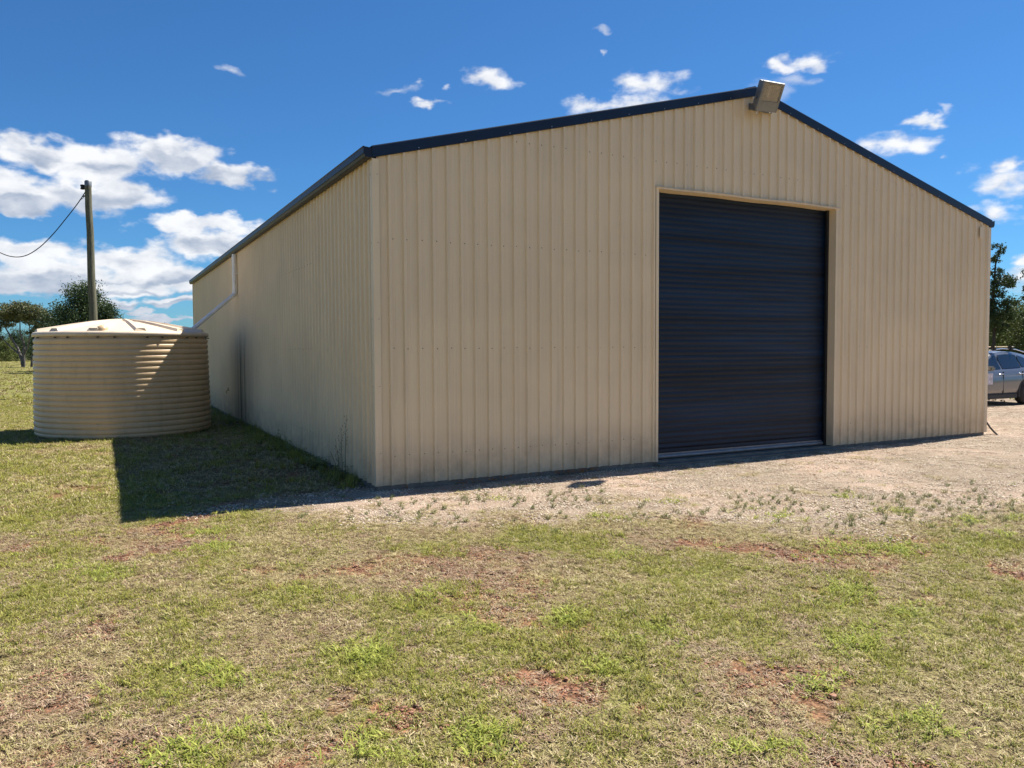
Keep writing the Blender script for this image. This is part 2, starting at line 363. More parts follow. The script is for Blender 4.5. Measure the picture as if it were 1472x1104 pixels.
SW, SL, HE, HR = 12.036, 19.945, 3.86, 5.60    # width, length, eave, ridge (top of barge)
PIT = 0.1873; SH = PIT*4
DX0, DX1, DH = 4.186, 7.834, 3.903
SLOPE = (HR-4.012)/(SW/2+0.08)
def top_at(x): return HR-abs(x-SW/2)*SLOPE     # top line of the barge
shed = empty('shed', (0, 0, 0), 'large cream ribbed steel shed with navy roof trim and dark roller door', 'shed')

# corrugation profile: (position, depth) over one pitch, rib first
def profile(x0, x1, phase):
    pts = []
    k0 = int(math.floor((x0-phase)/PIT))-1; k1 = int(math.ceil((x1-phase)/PIT))+1
    for k in range(k0, k1):
        c = phase+k*PIT
        for dx, d in ((-0.027, 0), (-0.014, 0.029), (-0.010, 0.031), (0.010, 0.031), (0.014, 0.029), (0.027, 0),
                      (0.066, 0), (0.070, 0.0022), (0.076, 0.0022), (0.080, 0), (0.108, 0), (0.112, 0.0022), (0.118, 0.0022), (0.122, 0)):
            pts.append((c+dx, d))
    ins = [(x, d) for x, d in pts if x0+1e-4 < x < x1-1e-4]
    def dep(x):
        for (a, da), (b, db) in zip(pts, pts[1:]):
            if a <= x <= b: return da+(db-da)*(x-a)/(b-a+1e-9)
        return 0
    return [(x0, dep(x0))]+ins+[(x1, dep(x1))]
def sheet_mesh(name, x0, x1, phase, zb, zt, mat, plane):
    """plane(x, d, z) -> point; zb, zt functions of x"""
    pr = profile(x0, x1, phase); mb = MB(); vs = []
    for x, d in pr: vs += [plane(x, d, zb(x)), plane(x, d, zt(x))]
    for x, d in pr: vs += [plane(x, d-0.0012, zb(x)), plane(x, d-0.0012, zt(x))]
    n = len(pr); fs = [(2*i, 2*i+2, 2*i+3, 2*i+1) for i in range(n-1)]
    fs += [(2*n+2*i+1, 2*n+2*i+3, 2*n+2*i+2, 2*n+2*i) for i in range(n-1)]
    fs += [(0, 1, 2*n+1, 2*n), (2*n-2, 4*n-2, 4*n-1, 2*n-1)]
    mb.add(vs, fs); return mb.mesh(name, mat)
front = lambda x, d, z: (x, -d, z)
edges = [0.04]; x = 0.085
while x < SW-0.03: edges.append(x); x += SH
edges = sorted(set([0.03]+[e for e in edges if e > 0.3]+[DX0, DX1, SW-0.03]))
PH = 0.179
for a, b2 in zip(edges, edges[1:]):
    if b2-a < 0.004: continue
    mid = (a+b2)/2; over = DX0 < mid < DX1
    lapj = 0.0015*(int(mid/SH) % 2)
    link('wall_sheet', sheet_mesh('wall_sheet', a, b2, PH, (lambda x: DH+0.002+random.uniform(-.000, .0)) if over else (lambda x: 0.0),
         lambda x: top_at(x)-0.06, m_wall, lambda x, d, z: (x, -d-lapj, z)), shed)
# side walls: identical sheets share one mesh
nside = int(SL/SH); sh_len = (SL-0.06)/nside
import_ph = 0.10
pr_side = sheet_mesh('wall_sheet', 0.0, sh_len, import_ph, lambda x: 0.0, lambda x: HE+0.06, m_side, lambda x, d, z: (-d, x, z))
pr_side_r = sheet_mesh('wall_sheet', 0.0, sh_len, import_ph, lambda x: 0.0, lambda x: HE+0.06, m_wall, lambda x, d, z: (d, x, z))
for i in range(nside):
    link('wall_sheet', pr_side, shed, None, (-0.0015*(i % 2), 0.03+i*sh_len, 0))
    link('wall_sheet', pr_side_r, shed, None, (SW+0.0015*(i % 2), 0.03+i*sh_len, 0))
for i in range(16):
    a = 0.03+i*(SW-0.06)/16; b2 = 0.03+(i+1)*(SW-0.06)/16
    link('wall_sheet', sheet_mesh('wall_sheet', a, b2, PH, lambda x: 0.0, lambda x: top_at(x)-0.06, m_wall, lambda x, d, z: (x, SL+d, z)), shed)
# roof sheets, both slopes
rl = math.hypot(SW/2+0.08, HR-4.012); ang = math.atan(SLOPE)
for side in (-1, 1):
    def rp(x, d, z, side=side):       # z runs up the slope 0..1
        px = SW/2+side*(SW/2+0.06)*(1-z); return (px, x, HR-0.045-abs(px-SW/2)*SLOPE+d)
    prm = sheet_mesh('roof_sheet', 0.0, sh_len, import_ph, lambda x: 0.0, lambda x: 1.0, m_roof, rp)
    for i in range(nside): link('roof_sheet', prm, shed, None, (0, 0.03+i*sh_len, 0.001*(i % 2)))
# inner lining keeps the inside dark
mb = MB(); mb.box((0.05, 0.30, 0.02), (0.06, SL-0.05, HE-0.05)); mb.box((SW-0.06, 0.30, 0.02), (SW-0.05, SL-0.05, HE-0.05)); mb.build('inner_frame', m_interior, shed)['kind'] = 'stuff'
# slab
mb = MB(); mb.box((-0.0, -0.0, -0.35), (SW, SL, -0.004)); mb.box((DX0-0.05, -0.14, -0.35), (DX1+0.05, 0.0, -0.028))
mb.build('concrete_slab', m_conc, shed)
# corner flashings
def corner(x, sxn, y=0.0, syn=-1):
    mb = MB(); d = 0.034; w = 0.055
    ox = x-sxn*0; t_ = 0.0014
    fx = (min(x+sxn*d, x-sxn*w), max(x+sxn*d, x-sxn*w))
    yo = y+syn*d
    mb.box((fx[0], min(yo, yo-syn*t_), 0.004), (fx[1], max(yo, yo-syn*t_), HE+0.02))
    xo = x+sxn*d
    ys = sorted((yo-syn*t_*1.0, y-syn*w)); mb.box((min(xo, xo-sxn*t_), ys[0], 0.004), (max(xo, xo-sxn*t_), ys[1], HE+0.0))
    # folded return lips
    mb.box((x-sxn*w-0.002, min(yo, yo-syn*0.02), 0.004), (x-sxn*w+0.0, max(yo, yo-syn*0.02), HE+0.02)) if sxn < 0 else mb.box((x-sxn*w, min(yo, yo-syn*0.02), 0.004), (x-sxn*w+0.002, max(yo, yo-syn*0.02), HE+0.02))
    return mb.build('corner_flashing', m_flash, shed)
corner(0, -1); corner(SW, 1); corner(0, -1, SL, 1); corner(SW, 1, SL, 1)
# barge capping: a folded profile swept up the rake, with joints
def barge(x0, x1, y0, yn):
    mb = MB(); n = 1
    P_ = []
    for x in (x0, x1):
        z = top_at(x)
        P_.append([(x, y0+yn*0.034, z-0.138), (x, y0+yn*0.044, z-0.132), (x, y0+yn*0.044, z-0.012), (x, y0+yn*0.040, z), (x, y0-yn*0.14, z+0.002), (x, y0-yn*0.14, z-0.02)])
    k = len(P_[0]); vs = P_[0]+P_[1]
    back = [(p[0], p[1]-yn*0.0015, p[2]-0.0015) for p in vs]
    fs = [(i, i+1, k+i+1, k+i) for i in range(k-1)]
    mb.add(vs+back, fs+[tuple(2*k+j for j in f[::-1]) for f in fs]+[(0, k, 3*k, 2*k)])
    return mb.build('barge_capping', m_navy, shed)
for y0, yn in ((0, -1), (SL, 1)):
    xs = [-0.031, 2.93, SW/2]
    for a, b2 in zip(xs, xs[1:]): barge(a, b2-0.0015, y0, yn)
    xs = [SW/2, 9.1, SW+0.05]
    for a, b2 in zip(xs, xs[1:]): barge(a+0.0015, b2, y0, yn)
mb = MB()          # ridge capping
for s1 in (-1, 1):
    px = SW/2+s1*0.2; z1 = top_at(px)+0.008
    mb.add([(SW/2, 0.0-0.03, HR+0.012), (SW/2, SL+0.03, HR+0.012), (px, SL+0.03, z1), (px, -0.03, z1), (px, SL+0.03, z1-0.03), (px, -0.03, z1-0.03)], [(0, 1, 2, 3), (3, 2, 4, 5)])
mb.build('ridge_capping', m_navy, shed)
# gutters
def gutter(x, s1):
    ztop = 4.008; zb = 3.888; mb = MB()
    o = [(0.0, ztop-0.01), (0.0, zb), (0.072, zb), (0.080, zb+0.006), (0.094, zb+0.035), (0.102, zb+0.040), (0.102, ztop-0.012), (0.110, ztop-0.004), (0.110, ztop), (0.092, ztop)]
    inn = [(max(0.0016, a-0.0016 if a > 0.01 else a+0.0016), max(b3, zb+0.0016)) for a, b3 in o][::-1]
    pr = [(x+s1*a, z) for a, z in o]; y0, y1 = -0.036, SL+0.036
    k = len(pr); vs = [(a, y0, z) for a, z in pr]+[(a, y1, z) for a, z in pr]
    fs = [(i, i+1, k+i+1, k+i) for i in range(k-1)]
    mb.add(vs, fs)
    vi = [(a-s1*0.002, y0, z+0.002) for a, z in pr]+[(a-s1*0.002, y1, z+0.002) for a, z in pr]
    mb.add(vi, [f[::-1] for f in fs])
    for yy in (y0, y1): mb.add([(a, yy, z) for a, z in pr], [tuple(range(k))])
    # joints every few metres and brackets beneath
    for j in range(1, 4): mb.box((min(x+s1*0.1035, x+s1*0.1015), j*5.0-0.03, zb+0.06), (max(x+s1*0.1035, x+s1*0.1015), j*5.0+0.03, ztop-0.008))
    return mb.build('gutter', m_gut, shed)
gutter(-0.032, -1); gutter(SW+0.032, 1)
# door surround
mb = MB()
mb.box((DX0-0.042, -0.034, 0.0), (DX0, -0.0315, DH+0.03)); mb.box((DX0-0.002, -0.0315, 0.0), (DX0, 0.17, DH)); mb.box((DX0-0.048, -0.034, 0.0), (DX0-0.0425, -0.022, DH+0.03))
mb.build('door_jamb_flashing', m_flash, shed)
mb = MB()
mb.box((DX1, -0.034, 0.0), (DX1+0.042, -0.0315, DH-0.002)); mb.box((DX1, -0.0315, 0.0), (DX1+0.002, 0.17, DH)); mb.box((DX1+0.0425, -0.034, 0.0), (DX1+0.048, -0.022, DH-0.002))
mb.build('door_jamb_flashing', m_flash, shed)
mb = MB(); hp = [(-0.052, 0.024), (-0.040, 0.036), (-0.046, 0.002), (0.17, 0.0), (0.17, 0.004), (-0.03, 0.006), (-0.03, 0.034)]
xa, xb = DX0-0.06, DX1+0.075
sg = 9; vs = []
for j in range(sg+1):
    x = xa+(xb-xa)*j/sg; sag = -0.010*math.sin(j*1.7)*0.6-0.006*(j == sg)
    vs += [(x, y, DH+z+sag) for y, z in hp]
k = len(hp); fs = [(j*k+i, j*k+(i+1) % k, (j+1)*k+(i+1) % k, (j+1)*k+i) for j in range(sg) for i in range(k)]
mb.add(vs, fs+[tuple(range(k)), tuple(sg*k+i for i in range(k))]); mb.build('door_head_flashing', m_flash, shed)
# roller door
md, t, b = material('dark_blue_roller_door_paint')
g = t.node('ShaderNodeNewGeometry'); sp = t.node('ShaderNodeSeparateXYZ'); t.l.new(g.outputs['Position'], sp.inputs[0])
bandn = t.noise(t.vmath('MULTIPLY', g.outputs['Position'], (0.12, 0.1, 3.6)), 1.0, 8, 0.8)
c = t.mix(t.ramp(bandn, 0.35, 0.68), rgb((0.0022, 0.003, 0.006)), rgb((0.0045, 0.022, 0.056)))
du = t.noise(t.vmath('MULTIPLY', g.outputs['Position'], (1.2, 1, 22)), 1.0, 5, 0.65)
c = t.mix(t.math('MULTIPLY', t.ramp(du, 0.55, 0.85), 0.2), c, rgb((0.035, 0.028, 0.02)))
t.l.new(c, b.inputs['Base Color']); t.l.new(t.ramp(bandn, 0.3, 0.7, 0.45, 0.34), b.inputs['Roughness']); b.inputs['Specular IOR Level'].default_value = 0.3
door = MB(); RP = 0.0775; vs = []; zlist = []
z = 0.06; k = 0
while z < DH+0.15:
    for dz, d in ((0.0, 0.0), (0.012, -0.001), (0.022, -0.006), (0.034, -0.008), (0.044, -0.008), (0.056, -0.006), (0.066, -0.001)):
        zlist.append((z+dz, d*(0.75+0.5*_h(np.array(k), np.array(3), 5))))
    z += RP; k += 1
xs = np.linspace(DX0-0.03, DX1+0.02, 12)
for z, d in zlist:
    for x in xs: vs.append((x, 0.165+d*0.7+0.0012*math.sin(x*2.1+z*1.3), z))
n = len(xs); fs = [(i*n+j, i*n+j+1, (i+1)*n+j+1, (i+1)*n+j) for i in range(len(zlist)-1) for j in range(n-1)]
door.add(vs, fs, 0, True)
rd = door.build('roller_door', md, shed)
mb = MB(); mb.tube([(DX0+0.004, 0.150, 0.035), (DX1-0.055, 0.150, 0.035)], 0.030, 12); mb.box((DX0+0.004, 0.158, 0.03), (DX1-0.055, 0.17, 0.085)); mb.build('bottom_rail', m_rail, rd)
for x0, x1 in ((DX0+0.003, DX0+0.05), (DX1-0.052, DX1-0.003)):
    mb = MB(); mb.box((x0, 0.105, 0.0), (x1, 0.145, DH-0.003), ch=0.003); mb.box((x0, 0.175, 0.0), (x1, 0.19, DH-0.003)); mb.build('door_guide', m_black, rd)
# downpipe into the tank
PX, PY = -0.092, 10.2
mb = MB(); mb.tube([(PX, PY, 3.86), (PX, PY, 2.97)], 0.045, 16); mb.tube([(PX, PY, 3.80), (PX, PY, 3.74)], 0.050, 16)
dp = mb.build('downpipe', m_pvc, shed)
E0 = Vector((PX, PY, 2.93)); E1 = Vector((-1.13, 9.60, 2.06)); dv = (E1-E0).normalized()
mb = MB(); mb.tube([(PX, PY, 3.02), (PX, PY, 2.955), E0+dv*0.03, E0+dv*0.11], [0.051, 0.052, 0.052, 0.051], 16); mb.build('pipe_elbow', m_pvc, dp)
mb = MB(); mb.tube([E0+dv*0.08, E1], 0.045, 16); mb.build('diagonal_pipe', m_pvc, dp)
mb = MB(); mb.box((-0.14, PY-0.055, 3.40), (-0.028, PY+0.055, 3.425)); mb.build('pipe_clip', m_pvc, dp)
# screws: small hex heads with washers, joined
mb = MB()
def screw(p, nrm, r=0.0058):
    nrm = Vector(nrm); a = Vector((0, 0, 1)); u = nrm.cross(a); vs = []
    for h_, rr in ((0, r*1.35), (0.002, r*1.35), (0.002, r), (0.007, r*0.9)):
        for k in range(6): vs.append(Vector(p)+nrm*h_+(u*math.cos(k*math.pi/3)+a*math.sin(k*math.pi/3))*rr)
    mb.add(vs, [(i*6+k, i*6+(k+1) % 6, (i+1)*6+(k+1) % 6, (i+1)*6+k) for i in range(3) for k in range(6)]+[(18, 19, 20, 21, 22, 23)])
for zz in (0.35, 1.65, 2.96, 4.3):
    k = 0
    while PH+k*PIT < SW-0.1:
        x = PH+k*PIT+0.04+random.uniform(-.012, .012); z = zz+random.uniform(-.006, .006); k += 1
        if DX0-0.02 < x < DX1+0.02 and z < DH: continue
        if z > top_at(x)-0.2: continue
        screw((x, -0.0015, z), (0, -1, 0))
for zz in (0.35, 1.65, 2.96):
    for k in range(int((SL-0.2)/PIT)): screw((-0.0016, 0.13+k*PIT+0.04, zz+random.uniform(-.006, .006)), (-1, 0, 0))
for z in (0.4, 1.2, 2.0, 2.9, 3.7):
    screw((0.028, -0.031, z), (0, -1, 0)); screw((-0.031, 0.03, z), (-1, 0, 0)); screw((SW-0.03, -0.031, z), (0, -1, 0))
mb.build('wall_screws', m_screw, shed)['kind'] = 'stuff'
mb2 = MB(); mb_s, mb = mb, mb2
m_bs = simple('bright_rivet', (0.35, 0.38, 0.42), 0.3, 0.6)
for x in np.arange(0.55, SW-0.2, 0.62): screw((x, -0.0445, top_at(x)-0.112), (0, -1, 0), 0.0055)
mb.build('barge_screws', m_bs, shed)['kind'] = 'stuff'
# small outlet cover high on the right of the gable and pipe stub under the right eave
mb = MB(); mb.box((11.72, -0.036, 3.66), (11.83, -0.026, 3.87), ch=0.003); mb.build('vent_cover', m_wall, shed)
mb = MB(); mb.tube([(SW+0.03, 0.05, 3.78), (SW+0.10, 0.05, 3.775)], 0.03, 10); mb.build('pipe_stub', m_pvc, shed)
# small tap on the side wall
mb = MB(); mb.tube([(-0.0, 11.9, 0.62), (-0.07, 11.9, 0.62), (-0.09, 11.9, 0.58), (-0.09, 11.9, 0.54)], 0.012, 8); mb.tube([(-0.05, 11.9, 0.62), (-0.05, 11.9, 0.67)], 0.008, 8); mb.box((-0.07, 11.87, 0.665), (-0.03, 11.93, 0.68))
mb.build('garden_tap', simple('brass', (0.35, 0.25, 0.1), 0.4, 0.8), shed)

# ------------------------------------------------------------------ floodlight
m_fl = simple('aged_grey_casting', (0.16, 0.165, 0.165), 0.5, 0.25, 0.15, 9, 0.002, dirt=(0.13, 0.10, 0.07, 0.5))
m_fr = simple('grey_lamp_frame', (0.20, 0.205, 0.20), 0.5, 0.2, 0.12, 9)
m_refl = simple('lamp_reflector', (0.34, 0.29, 0.19), 0.35, 0.55, 0.3, 14)
m_glass, t, b = material('dusty_glass')
b.inputs['Base Color'].default_value = (0.55, 0.5, 0.4, 1); b.inputs['Roughness'].default_value = 0.25; b.inputs['Alpha'].default_value = 0.35
fl = empty('floodlight', (0, 0, 0), 'weathered grey floodlight fixed at the peak of the gable', 'floodlight')
# face corners placed where the lamp hangs: top edge further out than the bottom
def yp(px, py, yv):
    d = ray(px, py); return Vector(CAM+d*((yv-CAM[1])/d[1]))
FT, FB = -0.50, -0.24
TL, TR, BR, BL = yp(1098.8, 116.6, FT), yp(1127.3, 121.5, FT), yp(1115, 161, FB), yp(1086.6, 158, FB)
nf = (TR-TL).cross(BL-TL).normalized()
if nf.y > 0: nf = -nf
back = -nf
def fp(u, v, d): return TL.lerp(TR, u).lerp(BL.lerp(BR, u), v)+back*d
# housing: tapered bowl behind the face
mb = MB(); rings = [(0.0, 0.0), (0.0, 0.03), (0.03, 0.05), (0.06, 0.13), (0.14, 0.17)]
vs = []
for ins, d in rings:
    vs += [fp(ins, ins*0.8, d), fp(1-ins, ins*0.8, d), fp(1-ins, 1-ins*1.2, d), fp(ins, 1-ins*1.2, d)]
fs = [(i*4+k, i*4+(k+1) % 4, (i+1)*4+(k+1) % 4, (i+1)*4+k) for i in range(len(rings)-1) for k in range(4)]+[tuple((len(rings)-1)*4+k for k in range(4))]
mb.add(vs, fs)
for k in range(5): # cooling fins on the back
    u = 0.3+0.1*k; a = [fp(u, 0.2, 0.165), fp(u+0.02, 0.2, 0.165), fp(u+0.02, 0.8, 0.165), fp(u, 0.8, 0.165)]; c_ = [p+back*0.03 for p in a]
    mb.add(a+c_, [(0, 1, 5, 4), (1, 2, 6, 5), (2, 3, 7, 6), (3, 0, 4, 7), (4, 5, 6, 7)])
mb.build('lamp_housing', m_fl, fl)
mb = MB()          # frame: border strips, broad at the lower end
def strip(u0, u1, v0, v1, d0, d1, m=mb):
    a = [fp(u0, v0, d0), fp(u1, v0, d0), fp(u1, v1, d0), fp(u0, v1, d0)]; c_ = [fp(u0, v0, d1), fp(u1, v0, d1), fp(u1, v1, d1), fp(u0, v1, d1)]
    m.add(a+c_, [(0, 1, 2, 3), (0, 4, 5, 1), (1, 5, 6, 2), (2, 6, 7, 3), (3, 7, 4, 0), (4, 7, 6, 5)])
strip(-0.02, 1.02, -0.02, 0.05, -0.012, 0.02); strip(-0.02, 0.09, 0.05, 0.66, -0.012, 0.02); strip(0.93, 1.02, 0.05, 0.66, -0.012, 0.02); strip(-0.02, 1.02, 0.66, 1.02, -0.012, 0.02)
mb.build('front_frame', m_fr, fl)
mb = MB(); vs = [fp(0.10, 0.06, 0.01), fp(0.92, 0.06, 0.01), fp(0.92, 0.65, 0.01), fp(0.10, 0.65, 0.01), fp(0.30, 0.18, 0.10), fp(0.74, 0.18, 0.10), fp(0.74, 0.54, 0.10), fp(0.30, 0.54, 0.10)]
mb.add(vs, [(0, 1, 5, 4), (1, 2, 6, 5), (2, 3, 7, 6), (3, 0, 4, 7), (4, 5, 6, 7)]); mb.build('reflector', m_refl, fl)
mb = MB(); mb.tube([fp(0.5, 0.16, 0.07), fp(0.5, 0.56, 0.07)], 0.022, 10); mb.build('lamp_bulb', simple('milky_bulb', (0.6, 0.57, 0.48), 0.3), fl)
mb = MB(); strip(0.08, 0.94, 0.045, 0.665, -0.004, -0.001, mb); mb.build('lamp_glass', m_glass, fl)
# stirrup bracket, arms and wall plate
mb = MB(); wl = yp(1078.5, 154.5, -0.04)
mb.tube([wl+Vector((0, 0.01, 0.04)), wl+Vector((0.03, -0.10, 0.05)), fp(-0.03, 0.62, 0.07)], 0.014, 8)
mb.tube([wl+Vector((0.40, 0.01, 0.04)), wl+Vector((0.40, -0.06, 0.04)), fp(1.02, 0.62, 0.07)], 0.014, 8)
mb.box((wl.x-0.03, -0.052, wl.z-0.035), (wl.x+0.44, -0.032, wl.z+0.06), ch=0.004)
mb.build('mounting_bracket', m_fl, fl)
mb = MB(); mb.tube([fp(0.15, 1.03, 0.02), fp(0.02, 1.10, -0.02)], 0.010, 8); mb.tube([fp(0.72, 1.01, 0.02), fp(0.70, 1.05, -0.01)], 0.012, 8); mb.build('cable_gland', m_pvc, fl)['kind'] = 'stuff'

# ------------------------------------------------------------------ water tank
m_tank = simple('beige_tank_plastic', (0.64, 0.455, 0.255), 0.42, 0, 0.05, 2.5, spec=0.4, dirt=(0.26, 0.20, 0.12, 0.28), stretch=(1, 1, 0.35))
m_lid = simple('faded_lid_plastic', (0.68, 0.55, 0.40), 0.5, 0, 0.07, 3, dirt=(0.35, 0.26, 0.17, 0.25))
TX, TY, TR_ = -2.45, 9.31, 1.665
tank = empty('water_tank', (TX, TY, GZ), 'round beige corrugated plastic rainwater tank beside the shed wall', 'water tank')
prof = [(TR_-0.09, 0.0), (TR_-0.045, 0.006), (TR_-0.015, 0.035), (TR_-0.005, 0.07)]
nb = 17; zb, zt = 0.09, 1.94; bh = (zt-zb)/nb
for i in range(nb):
    z0 = zb+i*bh; ta = 1-0.022*((z0-0.5)/1.5 if z0 > 0.5 else 0)
    R_ = TR_*ta
    for f, d in ((0.0, -0.019), (0.07, -0.019), (0.17, -0.003), (0.30, 0.0015), (0.55, 0.003), (0.78, 0.0), (0.88, -0.006), (0.96, -0.018)):
        prof.append((R_+d, z0+f*bh))
prof += [(TR_*0.975-0.02, 1.95), (TR_*0.975-0.02, 2.0)]
mb = MB(); mb.lathe(prof, 112); mb.build('tank_shell', m_tank, tank)
LR = TR_*0.985
lidp = [(LR-0.015, 1.955+0.02), (LR+0.012, 1.965+0.02), (LR+0.012, 2.035), (LR-0.01, 2.065), (LR-0.12, 2.088), (LR*0.6, 2.195), (LR*0.3, 2.285), (0.22, 2.312), (0.14, 2.322), (0.0, 2.324)]
mb = MB(); mb.lathe(lidp, 112); lid = mb.build('tank_lid', m_lid, tank)
def lidz(r):
    for (r1, z1), (r2, z2) in zip(lidp[3:], lidp[4:]):
        if r2 <= r <= r1: return z2+(z1-z2)*(r-r2)/(r1-r2+1e-9)
    return 2.06
for k in range(12):
    a = k*2*math.pi/12+0.16; mb = MB(); vs = []
    rad = [0.16, 0.30, 0.6, 0.95, 1.25, 1.42, LR-0.07]
    for r in rad:
        w = 0.035+0.085*(r/1.6); h_ = 0.035+0.02*(r/1.6); z = lidz(min(r, LR-0.011))
        for s_1, hh_ in ((-w, -0.01), (-w*0.62, h_), (w*0.62, h_), (w, -0.01)):
            vs.append((r*math.cos(a)-s_1*math.sin(a), r*math.sin(a)+s_1*math.cos(a), z+hh_))
    fs = [(i*4+j, (i+1)*4+j, (i+1)*4+j+1, i*4+j+1) for i in range(len(rad)-1) for j in range(3)]
    e = (len(rad)-1)*4; low = [(vs[e+j][0]*1.02, vs[e+j][1]*1.02, 2.06) for j in (0, 3)]
    nvs = len(vs); vs += low; fs.append((e, e+1, e+2, e+3, nvs+1, nvs)); fs.append((0, 1, 2, 3))
    mb.add(vs, fs); mb.build('lid_rib', m_lid, tank)
# vent dome on the front rim, inlet strainer under the pipe, rim bolts
mb = MB(); av = math.radians(-106); mb.lathe([(0.11, 0), (0.105, 0.06), (0.075, 0.105), (0.03, 0.125), (0, 0.128)], 16, c=(1.47*math.cos(av), 1.47*math.sin(av), 2.06)); mb.build('vent_dome', m_tank, tank)
mb = MB(); mb.lathe([(0.20, 0), (0.20, 0.05), (0.17, 0.07), (0.0, 0.075)], 20, c=(E1.x-TX, E1.y-TY, 2.09)); mb.build('inlet_strainer', m_black, tank)
mb = MB()
for k in range(36):
    a = k*2*math.pi/36+0.05
    c_ = (LR+0.002)*math.cos(a), (LR+0.002)*math.sin(a)
    if k % 3: mb.box((c_[0]-0.02, c_[1]-0.02, 1.945), (c_[0]+0.02, c_[1]+0.02, 1.965))
mb.build('rim_slots', m_black, tank)['kind'] = 'stuff'
mb = MB(); mb.tube([(TR_*0.98*math.cos(-1.25), TR_*0.98*math.sin(-1.25), 0.14), (TR_*1.05*math.cos(-1.25), TR_*1.05*math.sin(-1.25), 0.14)], 0.03, 10)

# ------------------------------------------------------------------ pole and cable
m_pole = simple('weathered_treated_timber', (0.125, 0.118, 0.072), 0.85, 0, 0.35, 4, 0.01, stretch=(6, 6, 0.5), bscale=8)
m_steel = simple('weathered_steel', (0.18, 0.19, 0.2), 0.5, 0.5)
p_top = at(126.5, 262, 28); p_bot = at(134.2, 463, 28); dd = (p_bot-p_top)/(p_top[2]-p_bot[2])
p_base = p_top+dd*(p_top[2]-GZ+0.3)
pole = empty('power_pole', tuple(p_base), 'round grey-green timber power pole behind the tank', 'power pole')
rel = lambda p: Vector(p)-Vector(p_base)
mb = MB(); seg = 9; pts = [rel(p_base+(p_top-p_base)*k/seg)+Vector((math.sin(k*2.1)*0.012, 0, 0)) for k in range(seg+1)]
mb.tube(pts, [0.155-0.045*k/seg for k in range(seg+1)], 14); mb.build('pole_shaft', m_pole, pole)
mb = MB(); tp = rel(p_top); mb.tube([tp+Vector((0, 0, -0.16)), tp+Vector((0, 0, 0.02)), tp+Vector((0, 0, 0.06))], [0.118, 0.12, 0.09], 14); mb.build('pole_cap', m_steel, pole)
mb = MB(); lf = -Vector(rt); mb.tube([tp+Vector((0, 0, -0.2))+lf*0.05, tp+Vector((0, 0, -0.2))+lf*0.2], 0.05, 10)
mb.lathe([(0.03, -0.1), (0.07, -0.09), (0.075, -0.04), (0.05, -0.02), (0.075, 0.02), (0.07, 0.07), (0.03, 0.08), (0, 0.08)], 12, c=tuple(tp+Vector((0, 0, -0.16))+lf*0.2)); mb.build('insulator', m_black, pole)
mb = MB(); mb.tube([tp+Vector((0, 0, -0.47))+lf*0.06, tp+Vector((0, 0, -0.5))+lf*0.19], 0.028, 8); mb.build('cable_clamp', m_steel, pole)
c0 = at(124, 273, 28); pts = []
ctl = [(124.5, 273), (112, 292), (95, 314), (75, 338), (55, 357), (35, 368), (15, 368.5), (-6, 360), (-30, 345), (-80, 300), (-130, 240)]
def smooth(c, n=6):
    c = [np.array(p, float) for p in c]; c = [2*c[0]-c[1]]+c+[2*c[-1]-c[-2]]; o = []
    for i in range(1, len(c)-2):
        for k in range(n):
            t_ = k/n; o.append(0.5*(2*c[i]+(c[i+1]-c[i-1])*t_+(2*c[i-1]-5*c[i]+4*c[i+1]-c[i+2])*t_**2+(3*c[i]-c[i-1]-3*c[i+1]+c[i+2])*t_**3))
    return o+[c[-2]]
mb = MB(); mb.tube([at(x, y, 28-0.03*(124-x)*0.25) for x, y in smooth(ctl)], 0.017, 6)
cab = mb.build('overhead_cable', m_black); tag(cab, 'black overhead cable sagging from the timber pole out to the left', 'cable')
mb = MB(); mb.tube([at(x, y, 28) for x, y in ((125, 272), (124, 279), (120, 284), (114, 289))], 0.009, 5); mb.build('service_wire', m_black, cab)

# ------------------------------------------------------------------ hose by the far corner
mb = MB(); h0 = gp(1431.5, 625.5); mb.tube([Vector((SW+0.05, 0.04, 0.36)), Vector((SW+0.07, 0.02, 0.22)), Vector((SW+0.15, -0.03, 0.08)), Vector((h0[0]-0.05, h0[1], 0.0)), Vector((h0[0]+0.01, h0[1]-0.02, GZ+0.01))], 0.016, 8)
hs = mb.build('hose', m_black); tag(hs, 'short black hose poking out at the foot of the far right shed corner', 'hose')

